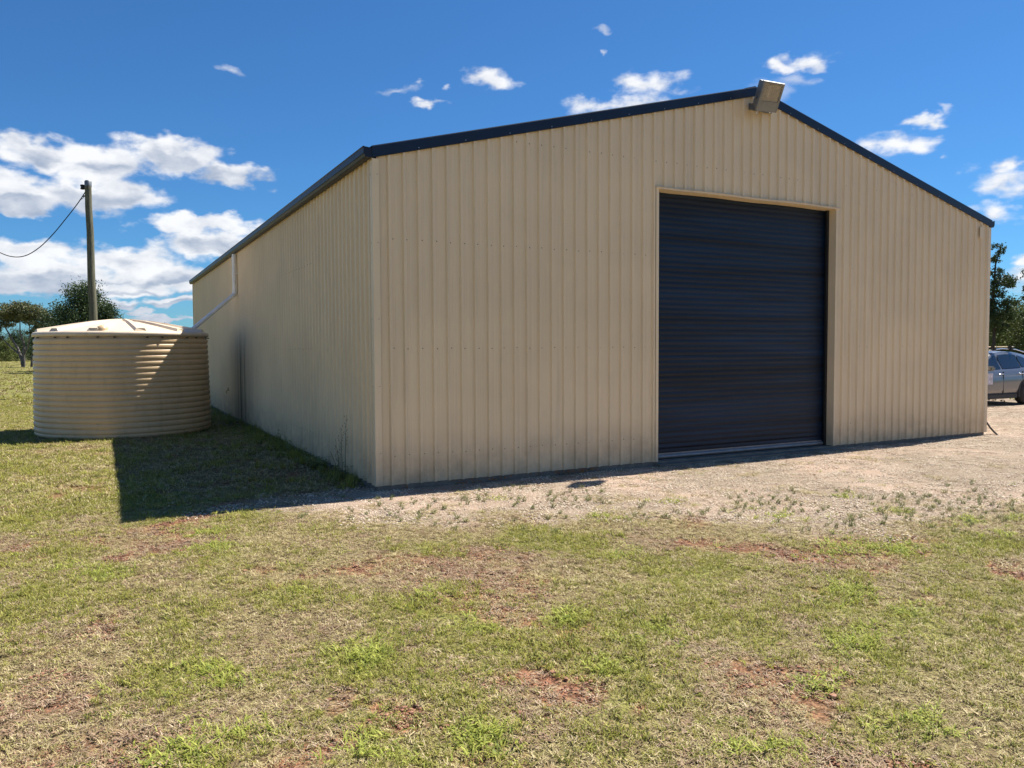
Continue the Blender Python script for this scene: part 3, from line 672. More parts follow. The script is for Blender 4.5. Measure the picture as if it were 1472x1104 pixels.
# ------------------------------------------------------------------ scatter through geometry nodes
def scatter(name, pts, rot, scl, meshes, idx, label):
    """points carry rotation, scale and variant; geometry nodes put the variant meshes on them"""
    me = bpy.data.meshes.new(name); me.vertices.add(len(pts)); me.vertices.foreach_set('co', np.asarray(pts, np.float32).ravel())
    for nm, ty, key, arr in (('rot', 'FLOAT_VECTOR', 'vector', rot), ('scl', 'FLOAT', 'value', scl), ('idx', 'INT', 'value', idx)):
        a = me.attributes.new(nm, ty, 'POINT'); a.data.foreach_set(key, np.asarray(arr, np.int32 if ty == 'INT' else np.float32).ravel())
    o = link(name, me); tag(o, label, None, None, 'stuff')
    ng = bpy.data.node_groups.new(name, 'GeometryNodeTree')
    ng.interface.new_socket('Geometry', in_out='INPUT', socket_type='NodeSocketGeometry'); ng.interface.new_socket('Geometry', in_out='OUTPUT', socket_type='NodeSocketGeometry')
    N = ng.nodes; L = ng.links; gi = N.new('NodeGroupInput'); go = N.new('NodeGroupOutput'); join = N.new('GeometryNodeJoinGeometry')
    def attr(nm, ty):
        a = N.new('GeometryNodeInputNamedAttribute'); a.data_type = ty; a.inputs[0].default_value = nm; return a.outputs[0]
    R_, S_, I_ = attr('rot', 'FLOAT_VECTOR'), attr('scl', 'FLOAT'), attr('idx', 'INT')
    hid = bpy.data.collections.get('variants') or bpy.data.collections.new('variants')
    for k, m in enumerate(meshes):
        ob = bpy.data.objects.new(m.name, m); hid.objects.link(ob)
        oi = N.new('GeometryNodeObjectInfo'); oi.inputs['Object'].default_value = ob; oi.inputs['As Instance'].default_value = True
        cp = N.new('FunctionNodeCompare'); cp.data_type = 'INT'; cp.operation = 'EQUAL'; L.new(I_, cp.inputs[2]); cp.inputs[3].default_value = k
        ip = N.new('GeometryNodeInstanceOnPoints'); L.new(gi.outputs[0], ip.inputs['Points']); L.new(cp.outputs[0], ip.inputs['Selection']); L.new(oi.outputs['Geometry'], ip.inputs['Instance'])
        L.new(R_, ip.inputs['Rotation']); L.new(S_, ip.inputs['Scale']); L.new(ip.outputs[0], join.inputs[0])
    L.new(join.outputs[0], go.inputs[0])
    md_ = o.modifiers.new('scatter', 'NODES'); md_.node_group = ng
    return o
def blade_mat(name, stops, trans=0.25):
    m, t, b = material(name)
    a = t.node('ShaderNodeAttribute', attribute_name='tint').outputs['Fac']
    oi = t.node('ShaderNodeObjectInfo').outputs['Random']
    f = t.math('FRACT', t.math('ADD', a, t.math('MULTIPLY', oi, 0.35)))
    cr = t.node('ShaderNodeValToRGB'); cr.color_ramp.interpolation = 'LINEAR'
    while len(cr.color_ramp.elements) < len(stops): cr.color_ramp.elements.new(0.5)
    for e, (p, c) in zip(cr.color_ramp.elements, stops): e.position = p; e.color = rgb(c)
    t.l.new(f, cr.inputs[0]); t.l.new(cr.outputs[0], b.inputs['Base Color'])
    b.inputs['Roughness'].default_value = 0.65; b.inputs['Specular IOR Level'].default_value = 0.25
    tr = t.node('ShaderNodeBsdfTranslucent', {'Color': cr.outputs[0]}); mx = t.node('ShaderNodeMixShader', {0: trans})
    t.l.new(b.outputs[0], mx.inputs[1]); t.l.new(tr.outputs[0], mx.inputs[2]); t.l.new(mx.outputs[0], t.n['Material Output'].inputs[0])
    return m
m_dry = blade_mat('dry_grass', [(0, (0.37, 0.29, 0.13)), (0.22, (0.66, 0.55, 0.31)), (0.42, (0.29, 0.21, 0.10)), (0.6, (0.12, 0.08, 0.04)), (0.8, (0.46, 0.39, 0.17)), (1, (0.32, 0.275, 0.09))], 0.15)
m_grn = blade_mat('green_grass', [(0, (0.22, 0.225, 0.04)), (0.3, (0.42, 0.41, 0.08)), (0.55, (0.10, 0.12, 0.025)), (0.8, (0.52, 0.46, 0.13)), (1, (0.26, 0.27, 0.05))], 0.3)
m_dead = blade_mat('dead_thatch', [(0, (0.24, 0.15, 0.085)), (0.35, (0.42, 0.29, 0.18)), (0.6, (0.12, 0.07, 0.04)), (0.85, (0.54, 0.42, 0.28)), (1, (0.20, 0.125, 0.07))], 0.1)
m_lush = blade_mat('lush_grass', [(0, (0.30, 0.34, 0.06)), (0.4, (0.52, 0.54, 0.11)), (0.7, (0.19, 0.23, 0.045)), (1, (0.38, 0.41, 0.08))], 0.35)
def blade_patch(name, mat, n, rad, ln, wd, tilt, seed, z0=0.0, clump=0):
    r = np.random.default_rng(seed)
    tint = r.uniform(0, 1, n); hs = np.ones(n)
    if clump:
        cc = r.uniform(-rad, rad, (clump, 2)); base = cc[r.integers(0, clump, n)]+r.normal(0, 0.012, (n, 2))
    else:
        nc = max(8, n//9); a = r.uniform(0, 2*np.pi, nc); q = rad*np.sqrt(r.uniform(0, 1, nc)); cc = np.stack([q*np.cos(a), q*np.sin(a)], -1)
        wh = r.integers(0, nc, n); base = cc[wh]+r.normal(0, 0.011, (n, 2)); tint = r.uniform(0, 1, nc)[wh]+r.normal(0, 0.06, n); hs = r.uniform(0.55, 1.45, nc)[wh]
    L_ = r.uniform(*ln, n)*hs; w = r.uniform(*wd, n); az = r.uniform(0, 2*np.pi, n); tl = np.radians(r.uniform(*tilt, n))
    dx, dy = np.cos(az), np.sin(az); sx_, sy_ = -dy, dx
    zb = z0+r.uniform(-0.004, 0.006, n)
    V = np.zeros((n, 5, 3))
    bend = np.minimum(tl+np.radians(r.uniform(5, 45, n)), np.radians(100))
    h1 = L_*0.5*np.cos(tl); d1 = L_*0.5*np.sin(tl); h2 = h1+L_*0.5*np.cos(bend); d2 = d1+L_*0.5*np.sin(bend)
    h2 = np.maximum(h2, 0.002)
    for k, (d, h, ww) in enumerate(((0*d1, 0*h1, w), (d1, h1, w*0.85), (d2, h2, 0*w))):
        cx, cy = base[:, 0]+dx*d, base[:, 1]+dy*d; cz = zb+h
        if k < 2:
            V[:, 2*k] = np.stack([cx-sx_*ww/2, cy-sy_*ww/2, cz], -1); V[:, 2*k+1] = np.stack([cx+sx_*ww/2, cy+sy_*ww/2, cz], -1)
        else: V[:, 4] = np.stack([cx, cy, cz], -1)
    me = bpy.data.meshes.new(name); vs = V.reshape(-1, 3)
    fs = []
    for i in range(n): o = 5*i; fs += [(o, o+1, o+3, o+2), (o+2, o+3, o+4)]
    me.from_pydata(vs.tolist(), [], fs); me.materials.append(mat)
    a_ = me.attributes.new('tint', 'FLOAT', 'POINT'); a_.data.foreach_set('value', np.repeat(tint, 5).astype(np.float32)); me.update(); return me
dry_v = [blade_patch('dry_grass_patch', m_dry, 340, 0.16, (0.013, 0.040), (0.0022, 0.0048), (45, 88), 100+i) for i in range(5)]
grn_v = [blade_patch('green_grass_patch', m_grn, 270, 0.15, (0.014, 0.040), (0.0024, 0.0052), (15, 70), 200+i) for i in range(5)]
dead_v = [blade_patch('dead_thatch_patch', m_dead, 240, 0.17, (0.012, 0.038), (0.0024, 0.0052), (60, 89), 500+i) for i in range(3)]
lush_v = [blade_patch('lush_grass_tuft', m_lush, 26, 0.08, (0.03, 0.075), (0.005, 0.010), (35, 84), 300+i, clump=6) for i in range(4)]
def jgrid(x0, x1, y0, y1, s):
    a, b_ = np.meshgrid(np.arange(x0, x1, s), np.arange(y0, y1, s)); a = a.ravel()+rng.uniform(-.5, .5, a.size)*s; b_ = b_.ravel()+rng.uniform(-.5, .5, b_.size)*s
    return a, b_
def infov(x, y, margin=0.12, dmax=99):
    dx, dy = x-CAM[0], y-CAM[1]; dep = dx*math.sin(YAW)+dy*math.cos(YAW); lat = dx*math.cos(YAW)-dy*math.sin(YAW)
    return (dep > 1.6) & (np.abs(lat) < dep*(736/FPX+margin)+0.5) & (dep < dmax) & ~((x > -0.02) & (x < SW+0.02) & (y > -0.05) & (y < SL+0.1)) & (np.hypot(x-TX, y-TY) > TR_-0.05)
PT, RO, SC_, ID = [], [], [], []
def put(x, y, sc_, variant, tilt=0.06, z=None):
    n = len(x); PT.append(np.stack([x, y, gheight(x, y) if z is None else z], -1)); RO.append(np.stack([rng.uniform(-tilt, tilt, n), rng.uniform(-tilt, tilt, n), rng.uniform(0, 6.28, n)], -1)); SC_.append(sc_); ID.append(variant)
# near lawn
x, y = jgrid(-9, 11, -9, 1.0, 0.135); ok = infov(x, y, 0.40, 13); x, y = x[ok], y[ok]; g, s, nn = masks(x, y)
keep = rng.uniform(0, 1, x.size) < np.clip(1.1-g*1.0-s*0.8-nn*0.45, 0.0, 1)
put(x[keep], y[keep], rng.uniform(0.7, 1.1, keep.sum())*(0.7+0.65*fbm(x[keep], y[keep], 1.2, 191, 3)), rng.integers(0, 5, keep.sum()))
keep = rng.uniform(0, 1, x.size) < np.clip(nn*1.05+0.36-g*1.2-s*0.7-0.35*sstep(fbm(x, y, 1.9, 131, 5), 0.47, 0.66), 0, 0.95)
put(x[keep], y[keep], rng.uniform(0.7, 1.2, keep.sum())*(0.6+0.9*fbm(x[keep], y[keep], 1.5, 201, 3)), rng.integers(5, 10, keep.sum()))
dn = sstep(fbm(x, y, 1.9, 131, 5), 0.47, 0.66)
keep = rng.uniform(0, 1, x.size) < np.clip(dn*0.9-g*0.8, 0, 0.9)
put(x[keep], y[keep], rng.uniform(0.8, 1.3, keep.sum()), rng.integers(10, 13, keep.sum()))
# beyond, to some 30 m
x, y = jgrid(-16, 4, 0.5, 24, 0.30); ok = infov(x, y, 0.1, 34) & ((x < 0)); x, y = x[ok], y[ok]; g, s, nn = masks(x, y)
keep = rng.uniform(0, 1, x.size) < np.clip(1-g*1.3, 0, 1)*0.9
put(x[keep], y[keep], rng.uniform(1.5, 2.2, keep.sum()), rng.integers(0, 5, keep.sum()))
keep = rng.uniform(0, 1, x.size) < np.clip(nn*1.0+0.25-g, 0, 0.95)
put(x[keep], y[keep], rng.uniform(1.4, 2.1, keep.sum()), rng.integers(5, 10, keep.sum()))
# left foreground between 6 and 12 m
x, y = jgrid(-12, -6.5, -4, 6, 0.2); ok = infov(x, y, 0.1, 34); x, y = x[ok], y[ok]
put(x, y, rng.uniform(1.1, 1.7, x.size), rng.integers(0, 10, x.size))
scatter('lawn_grass', np.concatenate(PT), np.concatenate(RO), np.concatenate(SC_), dry_v+grn_v+dead_v, np.concatenate(ID), 'short dry and green grass covering the lawn')
# lush tufts: where the photograph shows brighter clumps, plus some strays
PT, RO, SC_, ID = [], [], [], []
LUSH = [(1300, 735, 40, 6, 10), (1120, 742, 70, 8, 14), (960, 722, 60, 8, 9), (1210, 715, 50, 5, 7), (1460, 745, 20, 6, 8), (870, 745, 60, 6, 10), (310, 970, 55, 22, 34), (530, 948, 50, 30, 40), (690, 1062, 40, 26, 26), (540, 1075, 40, 24, 14), (820, 890, 40, 14, 22), (870, 965, 24, 12, 12), (1220, 850, 45, 20, 34), (1235, 925, 50, 20, 34),
        (1300, 880, 50, 16, 16), (1395, 748, 26, 8, 12), (310, 785, 40, 14, 26), (300, 765, 40, 8, 14), (150, 825, 60, 12, 24), (95, 815, 30, 8, 12), (260, 1085, 60, 20, 24), (330, 1050, 50, 20, 14), (940, 905, 60, 24, 22),
        (1080, 1080, 60, 22, 18), (1330, 1040, 60, 20, 16), (1180, 985, 30, 14, 10), (430, 850, 30, 10, 8), (620, 860, 70, 18, 16), (700, 905, 50, 14, 14), (880, 800, 60, 10, 14), (1290, 790, 110, 12, 34), (1200, 790, 30, 14, 22), (720, 718, 12, 3, 3), (1440, 770, 30, 8, 9)]
for cx, cy, rx, ry, n in LUSH:
    n = int(n*1.25); a = rng.uniform(0, 6.28, n); q = np.abs(rng.normal(0, 0.62, n)); P_ = np.array([gp(cx+rx*qq*math.cos(aa), cy+ry*qq*math.sin(aa)) for aa, qq in zip(a, q)])
    put(P_[:, 0], P_[:, 1], rng.uniform(0.55, 1.15, n), rng.integers(0, 4, n), 0.2)
x, y = jgrid(-6, 8, -7.8, 0.5, 0.14); ok = infov(x, y, 0.1, 12); x, y = x[ok], y[ok]; g, s, nn = masks(x, y)
keep = rng.uniform(0, 1, x.size) < np.clip((0.3+nn)*sstep(fbm(x, y, 2.6, 141, 4), 0.54, 0.68)*0.8-g*0.5-s*0.4, 0.015, 0.8); put(x[keep], y[keep], rng.uniform(0.3, 0.85, keep.sum()), rng.integers(0, 4, keep.sum()), 0.2)
x, y = jgrid(-14, -3, -3, 16, 0.5); ok = infov(x, y, 0.1, 30); x, y = x[ok], y[ok]; keep = rng.uniform(0, 1, x.size) < 0.4
put(x[keep], y[keep], rng.uniform(0.5, 1.0, keep.sum()), rng.integers(0, 4, keep.sum()), 0.2)
scatter('lush_grass_tufts', np.concatenate(PT), np.concatenate(RO), np.concatenate(SC_), lush_v, np.concatenate(ID), 'bright green broad-bladed grass clumps in the lawn')

# weeds on the gravel edge and along the side wall: upright leafy sprigs
def weed(name, h_, n, seed, mat, low=0.05):
    r = random.Random(seed); mb = MB()
    for s_1 in range(n):
        a = r.uniform(0, 6.28); L_ = h_*r.uniform(0.5, 1); lean = r.uniform(low, 0.5+low); b0 = Vector((r.uniform(-.02, .02), r.uniform(-.02, .02), 0)); tipv = b0+Vector((math.cos(a)*L_*lean, math.sin(a)*L_*lean, L_))
        mb.tube([b0, b0.lerp(tipv, 0.5)+Vector((0, 0, 0.01)), tipv], [0.0022, 0.0016, 0.0008], 3, caps=False)
        for q in range(7):
            p = b0.lerp(tipv, 0.15+q*0.13); la = r.uniform(0, 6.28); ll = h_*r.uniform(0.12, 0.24); d = Vector((math.cos(la), math.sin(la), r.uniform(0.1, 0.7)))*ll; sd = Vector((-math.sin(la), math.cos(la), 0))*ll*0.3
            mb.add([p, p+d*0.5+sd, p+d, p+d*0.5-sd], [(0, 1, 2, 3)])
    me = mb.mesh(name, mat); at_ = me.attributes.new('tint', 'FLOAT', 'POINT'); at_.data.foreach_set('value', rng.uniform(0, 1, len(me.vertices)).astype(np.float32)); return me
m_weed = blade_mat('weed_leaf', [(0, (0.12, 0.17, 0.05)), (0.5, (0.22, 0.26, 0.08)), (0.8, (0.32, 0.28, 0.12)), (1, (0.15, 0.19, 0.06))], 0.2)
wv = [weed('gravel_weed', 0.055, 10, 1+i, m_weed, 0.6) for i in range(4)]
PT, RO, SC_, ID = [], [], [], []
x, y = jgrid(-1.5, 12, -7, 0.0, 0.15); ok = infov(x, y, 0.1, 22); x, y = x[ok], y[ok]; g, s, nn = masks(x, y)
ey = np.interp(x, _gx, _gy); dist = y-ey
pr = 1.35*np.clip(0.62-np.abs(dist-0.7)*0.40, 0, 1)*(0.08+1.9*sstep(fbm(x, y, 1.7, 88, 3), 0.44, 0.62))*np.where(x < 1, 0.45, 1.0)
keep = (rng.uniform(0, 1, x.size) < pr) & (g > 0.15); put(x[keep], y[keep], rng.uniform(0.35, 1.2, keep.sum()), rng.integers(0, 4, keep.sum()), 0.2)
scatter('gravel_weeds', np.concatenate(PT), np.concatenate(RO), np.concatenate(SC_), wv, np.concatenate(ID), 'small grey-green weeds sprouting through the gravel edge')
tw = [weed('wall_weed', 0.22, 6, 31+i, m_weed) for i in range(3)]+[blade_patch('wall_grass', m_grn, 60, 0.10, (0.10, 0.24), (0.004, 0.008), (5, 45), 41, clump=3)]
PT, RO, SC_, ID = [], [], [], []
yy = np.concatenate([rng.uniform(0.15, 2.4, 20), rng.uniform(2, 6, 30), rng.uniform(6, 19, 34)]); xx = -0.08-np.abs(rng.normal(0, 0.12, yy.size)); sc1 = rng.uniform(0.35, 1.2, yy.size)
put(xx, yy, sc1, rng.integers(0, 4, yy.size), 0.2)
ya = rng.uniform(0.3, 11, 70); put(-0.05-np.abs(rng.normal(0, 0.25, 70)), ya, rng.uniform(0.5, 1.0, 70), np.full(70, 3), 0.2)
ang_ = rng.uniform(-2.4, 0.6, 40); put(TX+(TR_+0.06)*np.cos(ang_), TY+(TR_+0.06)*np.sin(ang_), rng.uniform(0.25, 0.5, 40), rng.integers(0, 4, 40), 0.2)
scatter('wall_weeds', np.concatenate(PT), np.concatenate(RO), np.concatenate(SC_), tw, np.concatenate(ID), 'weeds and long grass along the foot of the side wall')
mb = MB()    # the one tall dry seed stalk near the front corner
for k in range(4):
    b0 = Vector((-0.12-0.03*k, 0.95+0.05*k, GZ)); mb.tube([b0, b0+Vector((0.0, 0.02, 0.35-0.05*k)), b0+Vector((0.03-0.03*k, 0.05, 0.85-0.16*k))], [0.005, 0.004, 0.002], 5)
    for q in range(9):
        p = b0+Vector((0.02, 0.04, (0.45+q*0.045)*(1-0.16*k))); a = random.uniform(0, 6.28); d = Vector((math.cos(a)*0.02, math.sin(a)*0.02, 0.025)); mb.add([p, p+d+Vector((0.004, 0, 0)), p+d*1.4, p+d-Vector((0.004, 0, 0))], [(0, 1, 2, 3)])
sk = mb.build('tall_weed', simple('dry_stalk', (0.10, 0.085, 0.04), 0.8)); tag(sk, 'tall thin dry weed standing against the side wall near the front corner', 'weed')

# pebbles: instanced patches on gravel and loose red stones on bare soil
def ico(r, rr, sq=0.6):
    bm = bmesh.new(); bmesh.ops.create_icosphere(bm, subdivisions=1, radius=1)
    for v in bm.verts: v.co = Vector((v.co.x*r*rr.uniform(.75, 1.25), v.co.y*r*rr.uniform(.75, 1.25), v.co.z*r*sq*rr.uniform(.7, 1.2)))
    return bm
def pebble_patch(name, n, rad, sz, seed, mat):
    rr = random.Random(seed); mb = MB(); tint = []
    for k in range(n):
        a = rr.uniform(0, 6.28); q = rad*math.sqrt(rr.random()); s_1 = rr.uniform(*sz)
        bm = ico(s_1, rr); mb.bm(bm, mat=Matrix.Translation((q*math.cos(a), q*math.sin(a), s_1*0.2)) @ Matrix.Rotation(rr.uniform(0, 6.28), 4, 'Z')); tint += [rr.random()]*12
    me = mb.mesh(name, mat); a_ = me.attributes.new('tint', 'FLOAT', 'POINT'); a_.data.foreach_set('value', np.array(tint, np.float32)); return me
m_peb = blade_mat('pale_pebbles', [(0, (0.62, 0.50, 0.36)), (0.35, (0.80, 0.69, 0.53)), (0.6, (0.54, 0.38, 0.275)), (0.8, (0.58, 0.47, 0.34)), (1, (0.24, 0.18, 0.13))], 0.0)
m_red = blade_mat('red_stones', [(0, (0.24, 0.105, 0.06)), (0.4, (0.34, 0.175, 0.105)), (0.7, (0.11, 0.048, 0.03)), (0.93, (0.30, 0.16, 0.10)), (1, (0.50, 0.36, 0.25))], 0.0)
pv = [pebble_patch('pebble_patch', 130, 0.20, (0.0035, 0.0095), 11+i, m_peb) for i in range(4)]
rv = [pebble_patch('stone_patch', 34, 0.10, (0.003, 0.010), 21+i, m_red) for i in range(3)]+[pebble_patch('stone_patch', 3, 0.10, (0.010, 0.020), 29, m_red)]
PT, RO, SC_, ID = [], [], [], []
x, y = jgrid(-2.5, 20, -6, 5, 0.26); ok = infov(x, y, 0.1, 26); x, y = x[ok], y[ok]; g, s, nn = masks(x, y); keep = rng.uniform(0, 1, x.size) < np.clip(g*1.3-0.2, 0, 1)
put(x[keep], y[keep], rng.uniform(0.8, 1.3, keep.sum()), rng.integers(0, 4, keep.sum()))
scatter('gravel', np.concatenate(PT), np.concatenate(RO), np.concatenate(SC_), pv, np.concatenate(ID), 'pale cream and pink gravel in front of the shed')
PT, RO, SC_, ID = [], [], [], []
x, y = jgrid(-6, 8, -8, 0.5, 0.13); ok = infov(x, y, 0.1, 12); x, y = x[ok], y[ok]; g, s, nn = masks(x, y); keep = rng.uniform(0, 1, x.size) < np.clip(s*1.2-0.15, 0, 0.95)
put(x[keep], y[keep], rng.uniform(0.6, 1.35, keep.sum()), rng.choice([0, 1, 2, 0, 1, 2, 3], keep.sum()))
scatter('red_stones', np.concatenate(PT), np.concatenate(RO), np.concatenate(SC_), rv, np.concatenate(ID), 'loose reddish stones on the bare soil patches')
# rusty orange litter along the slab edge
mb = MB(); rr = random.Random(4); m_or = simple('orange_leaf', (0.42, 0.15, 0.03), 0.7, 0, 0.4, 30)
for x0, x1, n in ((0.28, 0.36, 10), (0.95, 1.8, 60), (2.45, 3.15, 95), (1.9, 2.3, 14), (5, 9, 0)):
    for k in range(n):
        p = Vector((rr.uniform(x0, x1), rr.uniform(-0.06, -0.01), GZ+rr.uniform(0.01, 0.055))); a = rr.uniform(0, 6.28); d = Vector((math.cos(a), math.sin(a)*0.5, rr.uniform(-.3, .8)))*rr.uniform(.012, .03); s1 = Vector((-math.sin(a), math.cos(a), 0.4))*0.008
        mb.add([p-d, p+s1, p+d, p-s1], [(0, 1, 2, 3)])
ol = mb.build('orange_litter', m_or); tag(ol, 'rusty orange leaf litter caught along the foot of the gable wall', None, None, 'stuff')

# ------------------------------------------------------------------ trees
def leaf_mat(name, a, b_, c_):
    return blade_mat(name, [(0, a), (0.45, b_), (0.75, c_), (1, a)], 0.2)
m_gum = leaf_mat('gum_leaves', (0.10, 0.12, 0.05), (0.17, 0.18, 0.085), (0.165, 0.15, 0.075))
m_dark = leaf_mat('dark_leaves', (0.045, 0.072, 0.028), (0.085, 0.12, 0.042), (0.03, 0.052, 0.02))
m_mid = leaf_mat('olive_leaves', (0.10, 0.13, 0.035), (0.19, 0.21, 0.055), (0.065, 0.09, 0.028))
m_bark = simple('dark_bark', (0.055, 0.045, 0.036), 0.9, 0, 0.3, 3, 0.03, bscale=6)
m_pale = simple('pale_gum_bark', (0.13, 0.11, 0.095), 0.8, 0, 0.35, 1.6, 0.01)
def tree_meshes(seed, height, clumps, nleaf, lsize, leafm, barkm, trunk_r, forks):
    """clumps: (x, y, z, rx, rz) of leaf masses; forks: list of branch polylines"""
    r = np.random.default_rng(seed); mb = MB()
    for pts, ra, rb in forks:
        n = len(pts); mb.tube(pts, [ra+(rb-ra)*k/(n-1) for k in range(n)], 7)
    top_of = forks[0][0][-1]
    for cx, cy, cz, rx, rz in clumps:          # limbs into every clump
        src = min((p for f in forks for p in f[0][len(f[0])//2:]), key=lambda p: (Vector(p)-Vector((cx, cy, cz))).length)
        q = Vector((cx, cy, cz)); s0 = Vector(src); mid = s0.lerp(q, 0.5)+Vector((0, 0, -0.05*height*0.5))
        mb.tube([s0, mid, q, q+Vector((0, 0, rz*0.4))], [trunk_r*0.35, trunk_r*0.22, trunk_r*0.1, trunk_r*0.03], 5)
        for k in range(5):
            a = r.uniform(0, 6.28); e = q+Vector((math.cos(a)*rx*0.8, math.sin(a)*rx*0.8, r.uniform(-.3, .7)*rz)); mb.tube([q, q.lerp(e, 0.5)+Vector((0, 0, 0.05)), e], [trunk_r*0.09, trunk_r*0.05, trunk_r*0.02], 4, caps=False)
    tm = mb.mesh('trunk', barkm)
    vol = np.array([c[3]**2*c[4] for c in clumps])**0.8; cnt = (nleaf*vol/vol.sum()).astype(int)
    V = []; tint = []
    for (cx, cy, cz, rx, rz), n in zip(clumps, cnt):
        ns = max(4, n//26)        # sub clusters make light and dark lumps with gaps
        d = r.normal(size=(ns, 3)); d /= np.linalg.norm(d, axis=1)[:, None]; d *= r.uniform(0.35, 1.0, (ns, 1))**0.5
        sub = d*np.array([rx, rx, rz]); w = r.integers(0, ns, n)
        P_ = sub[w]+r.normal(size=(n, 3))*np.array([rx, rx, rz])*0.21+np.array([cx, cy, cz])
        t1 = r.normal(size=(n, 3)); t1 /= np.linalg.norm(t1, axis=1)[:, None]; t2 = np.cross(t1, r.normal(size=(n, 3))); t2 /= np.linalg.norm(t2, axis=1)[:, None]
        s_1 = lsize*r.uniform(0.6, 1.3, (n, 1))
        V.append(np.stack([P_-t1*s_1*0.5, P_+t2*s_1*0.28, P_+t1*s_1*0.5, P_-t2*s_1*0.28], 1)); tint.append(np.repeat(r.uniform(0, 1, n), 4))
    V = np.concatenate(V); n = len(V); me = bpy.data.meshes.new('crown')
    me.vertices.add(4*n); me.vertices.foreach_set('co', V.astype(np.float32).ravel()); me.loops.add(4*n); me.loops.foreach_set('vertex_index', np.arange(4*n, dtype=np.int32))
    me.polygons.add(n); me.polygons.foreach_set('loop_start', np.arange(n, dtype=np.int32)*4); me.update(calc_edges=True)
    a_ = me.attributes.new('tint', 'FLOAT', 'POINT'); a_.data.foreach_set('value', np.concatenate(tint).astype(np.float32)); me.materials.append(leafm)
    return tm, me
def plant_tree(name, px, depth, meshes, label, group=None, sc_=1.0, rz=0.0):
    p = CAM+ray(px, 504)*depth; o = empty(name, (p[0], p[1], GZ-0.05), label, 'tree', group, rz); o.scale = (sc_, sc_, sc_)
    for nm, m in zip(('trunk', 'crown'), meshes): link(nm, m, o)
    return o
def round_clumps(seed, h, w, n, base=0.35, spread=0.36):
    r = np.random.default_rng(seed); out = []
    for k in range(n):
        f = (k+0.5)/n; z = h*(base+(0.9-base)*f); rad = w*0.5*math.sin(math.pi*min(1, 0.25+0.75*f)**0.9)*0.8; a = k*2.4+r.uniform(-.4, .4)
        out.append((math.cos(a)*rad*r.uniform(.4, 1), math.sin(a)*rad*r.uniform(.4, 1), z, w*spread*r.uniform(.55, .95)*0.6, w*spread*0.5*r.uniform(.6, 1)))
    out.append((0, 0, h*0.9, w*0.17, h*0.09)); return out
# forked gum at the left: open beneath, flat feathery crown
cr = Vector(rt); 
def L3(a, d, z): v = cr*a+Vector(fw)*d; return (v.x, v.y, z)
forks = [([L3(0, 0, 0), L3(-0.15, 0, 0.9), L3(-0.6, 0.1, 2.0), L3(-1.2, 0, 3.2), L3(-1.9, 0, 4.4)], 0.19, 0.05),
         ([L3(0.05, 0, 0.2), L3(0.05, 0, 1.2), L3(0.15, 0, 2.4), L3(-0.3, 0.1, 3.6), L3(-0.2, 0, 5.0)], 0.16, 0.04),
         ([L3(0.7, 0.2, 0), L3(0.8, 0.2, 1.1), L3(1.25, 0.1, 2.3), L3(1.6, 0, 3.6), L3(1.9, 0, 4.6)], 0.13, 0.04),
         ([L3(0.1, 0, 1.3), L3(0.6, 0, 2.4), L3(0.8, 0, 3.6), L3(0.7, 0, 4.8)], 0.09, 0.03),
         ([L3(-0.3, 0, 1.3), L3(-1.2, 0, 2.1), L3(-2.2, 0, 3.1), L3(-3.0, 0, 3.9)], 0.09, 0.03)]
cl = [(*L3(a, d, z)[:2], z, rx, rz) for a, d, z, rx, rz in ((-3.1, 0, 4.4, 0.9, 0.55), (-2.2, .3, 5.3, 1.0, 0.6), (-1.1, -.2, 5.9, 1.0, 0.6), (0.0, .2, 6.1, 1.0, 0.62), (1.1, 0, 5.8, 1.0, 0.6), (2.0, .2, 5.2, 0.9, 0.6), (2.6, 0, 4.4, 0.7, 0.6),
      (1.6, -.4, 4.3, 0.7, 0.45), (0.4, .5, 4.9, 0.7, 0.45), (-1.5, .5, 4.6, 0.7, 0.4), (2.7, 0, 3.4, 0.5, 0.45), (-3.4, 0, 3.5, 0.6, 0.4), (0.9, .3, 3.6, 0.5, .3), (-2.6, .2, 3.0, 0.45, .35), (2.1, -.3, 3.9, .6, .4), (-.6, .3, 5.3, .9, .5), (.6, -.3, 5.4, .8, .5), (-2.5, -.2, 4.0, .5, .35))]
plant_tree('gum_tree', 33, 80, tree_meshes(1, 7, cl, 17000, 0.19, m_gum, m_pale, 0.16, forks), 'forked gum tree with an open feathery olive-brown crown at the left edge of the field')
def straight(h, r_): return [([(0, 0, 0), (0.1, 0.05, h*0.35), (-0.05, 0.0, h*0.65), (0.0, 0, h*0.88)], r_, r_*0.25)]
plant_tree('dark_tree', 121, 60, tree_meshes(2, 6.7, round_clumps(5, 6.9, 4.3, 22, 0.22, 0.62), 22000, 0.15, m_dark, m_bark, 0.16, straight(6.6, 0.16)), 'tall dense dark green tree directly behind the timber pole')
plant_tree('dark_tree', 91, 64, tree_meshes(3, 5.2, round_clumps(6, 5.4, 4.2, 16, 0.2, 0.60), 12000, 0.15, m_dark, m_bark, 0.13, straight(5.0, 0.13)), 'lower dark green tree between the gum and the timber pole')
plant_tree('dark_tree', 156, 60, tree_meshes(4, 5.3, round_clumps(7, 5.5, 2.4, 12, 0.2, 0.6), 7000, 0.14, m_dark, m_bark, 0.1, straight(5.0, 0.1)), 'narrow dark tree just right of the timber pole above the tank lid')
plant_tree('distant_tree', 238, 150, tree_meshes(9, 6.9, round_clumps(8, 6.9, 5.2, 9, 0.35, 0.5), 1500, 0.35, m_dark, m_bark, 0.15, straight(6, 0.15)), 'small distant tree top peeping between tank lid and shed')
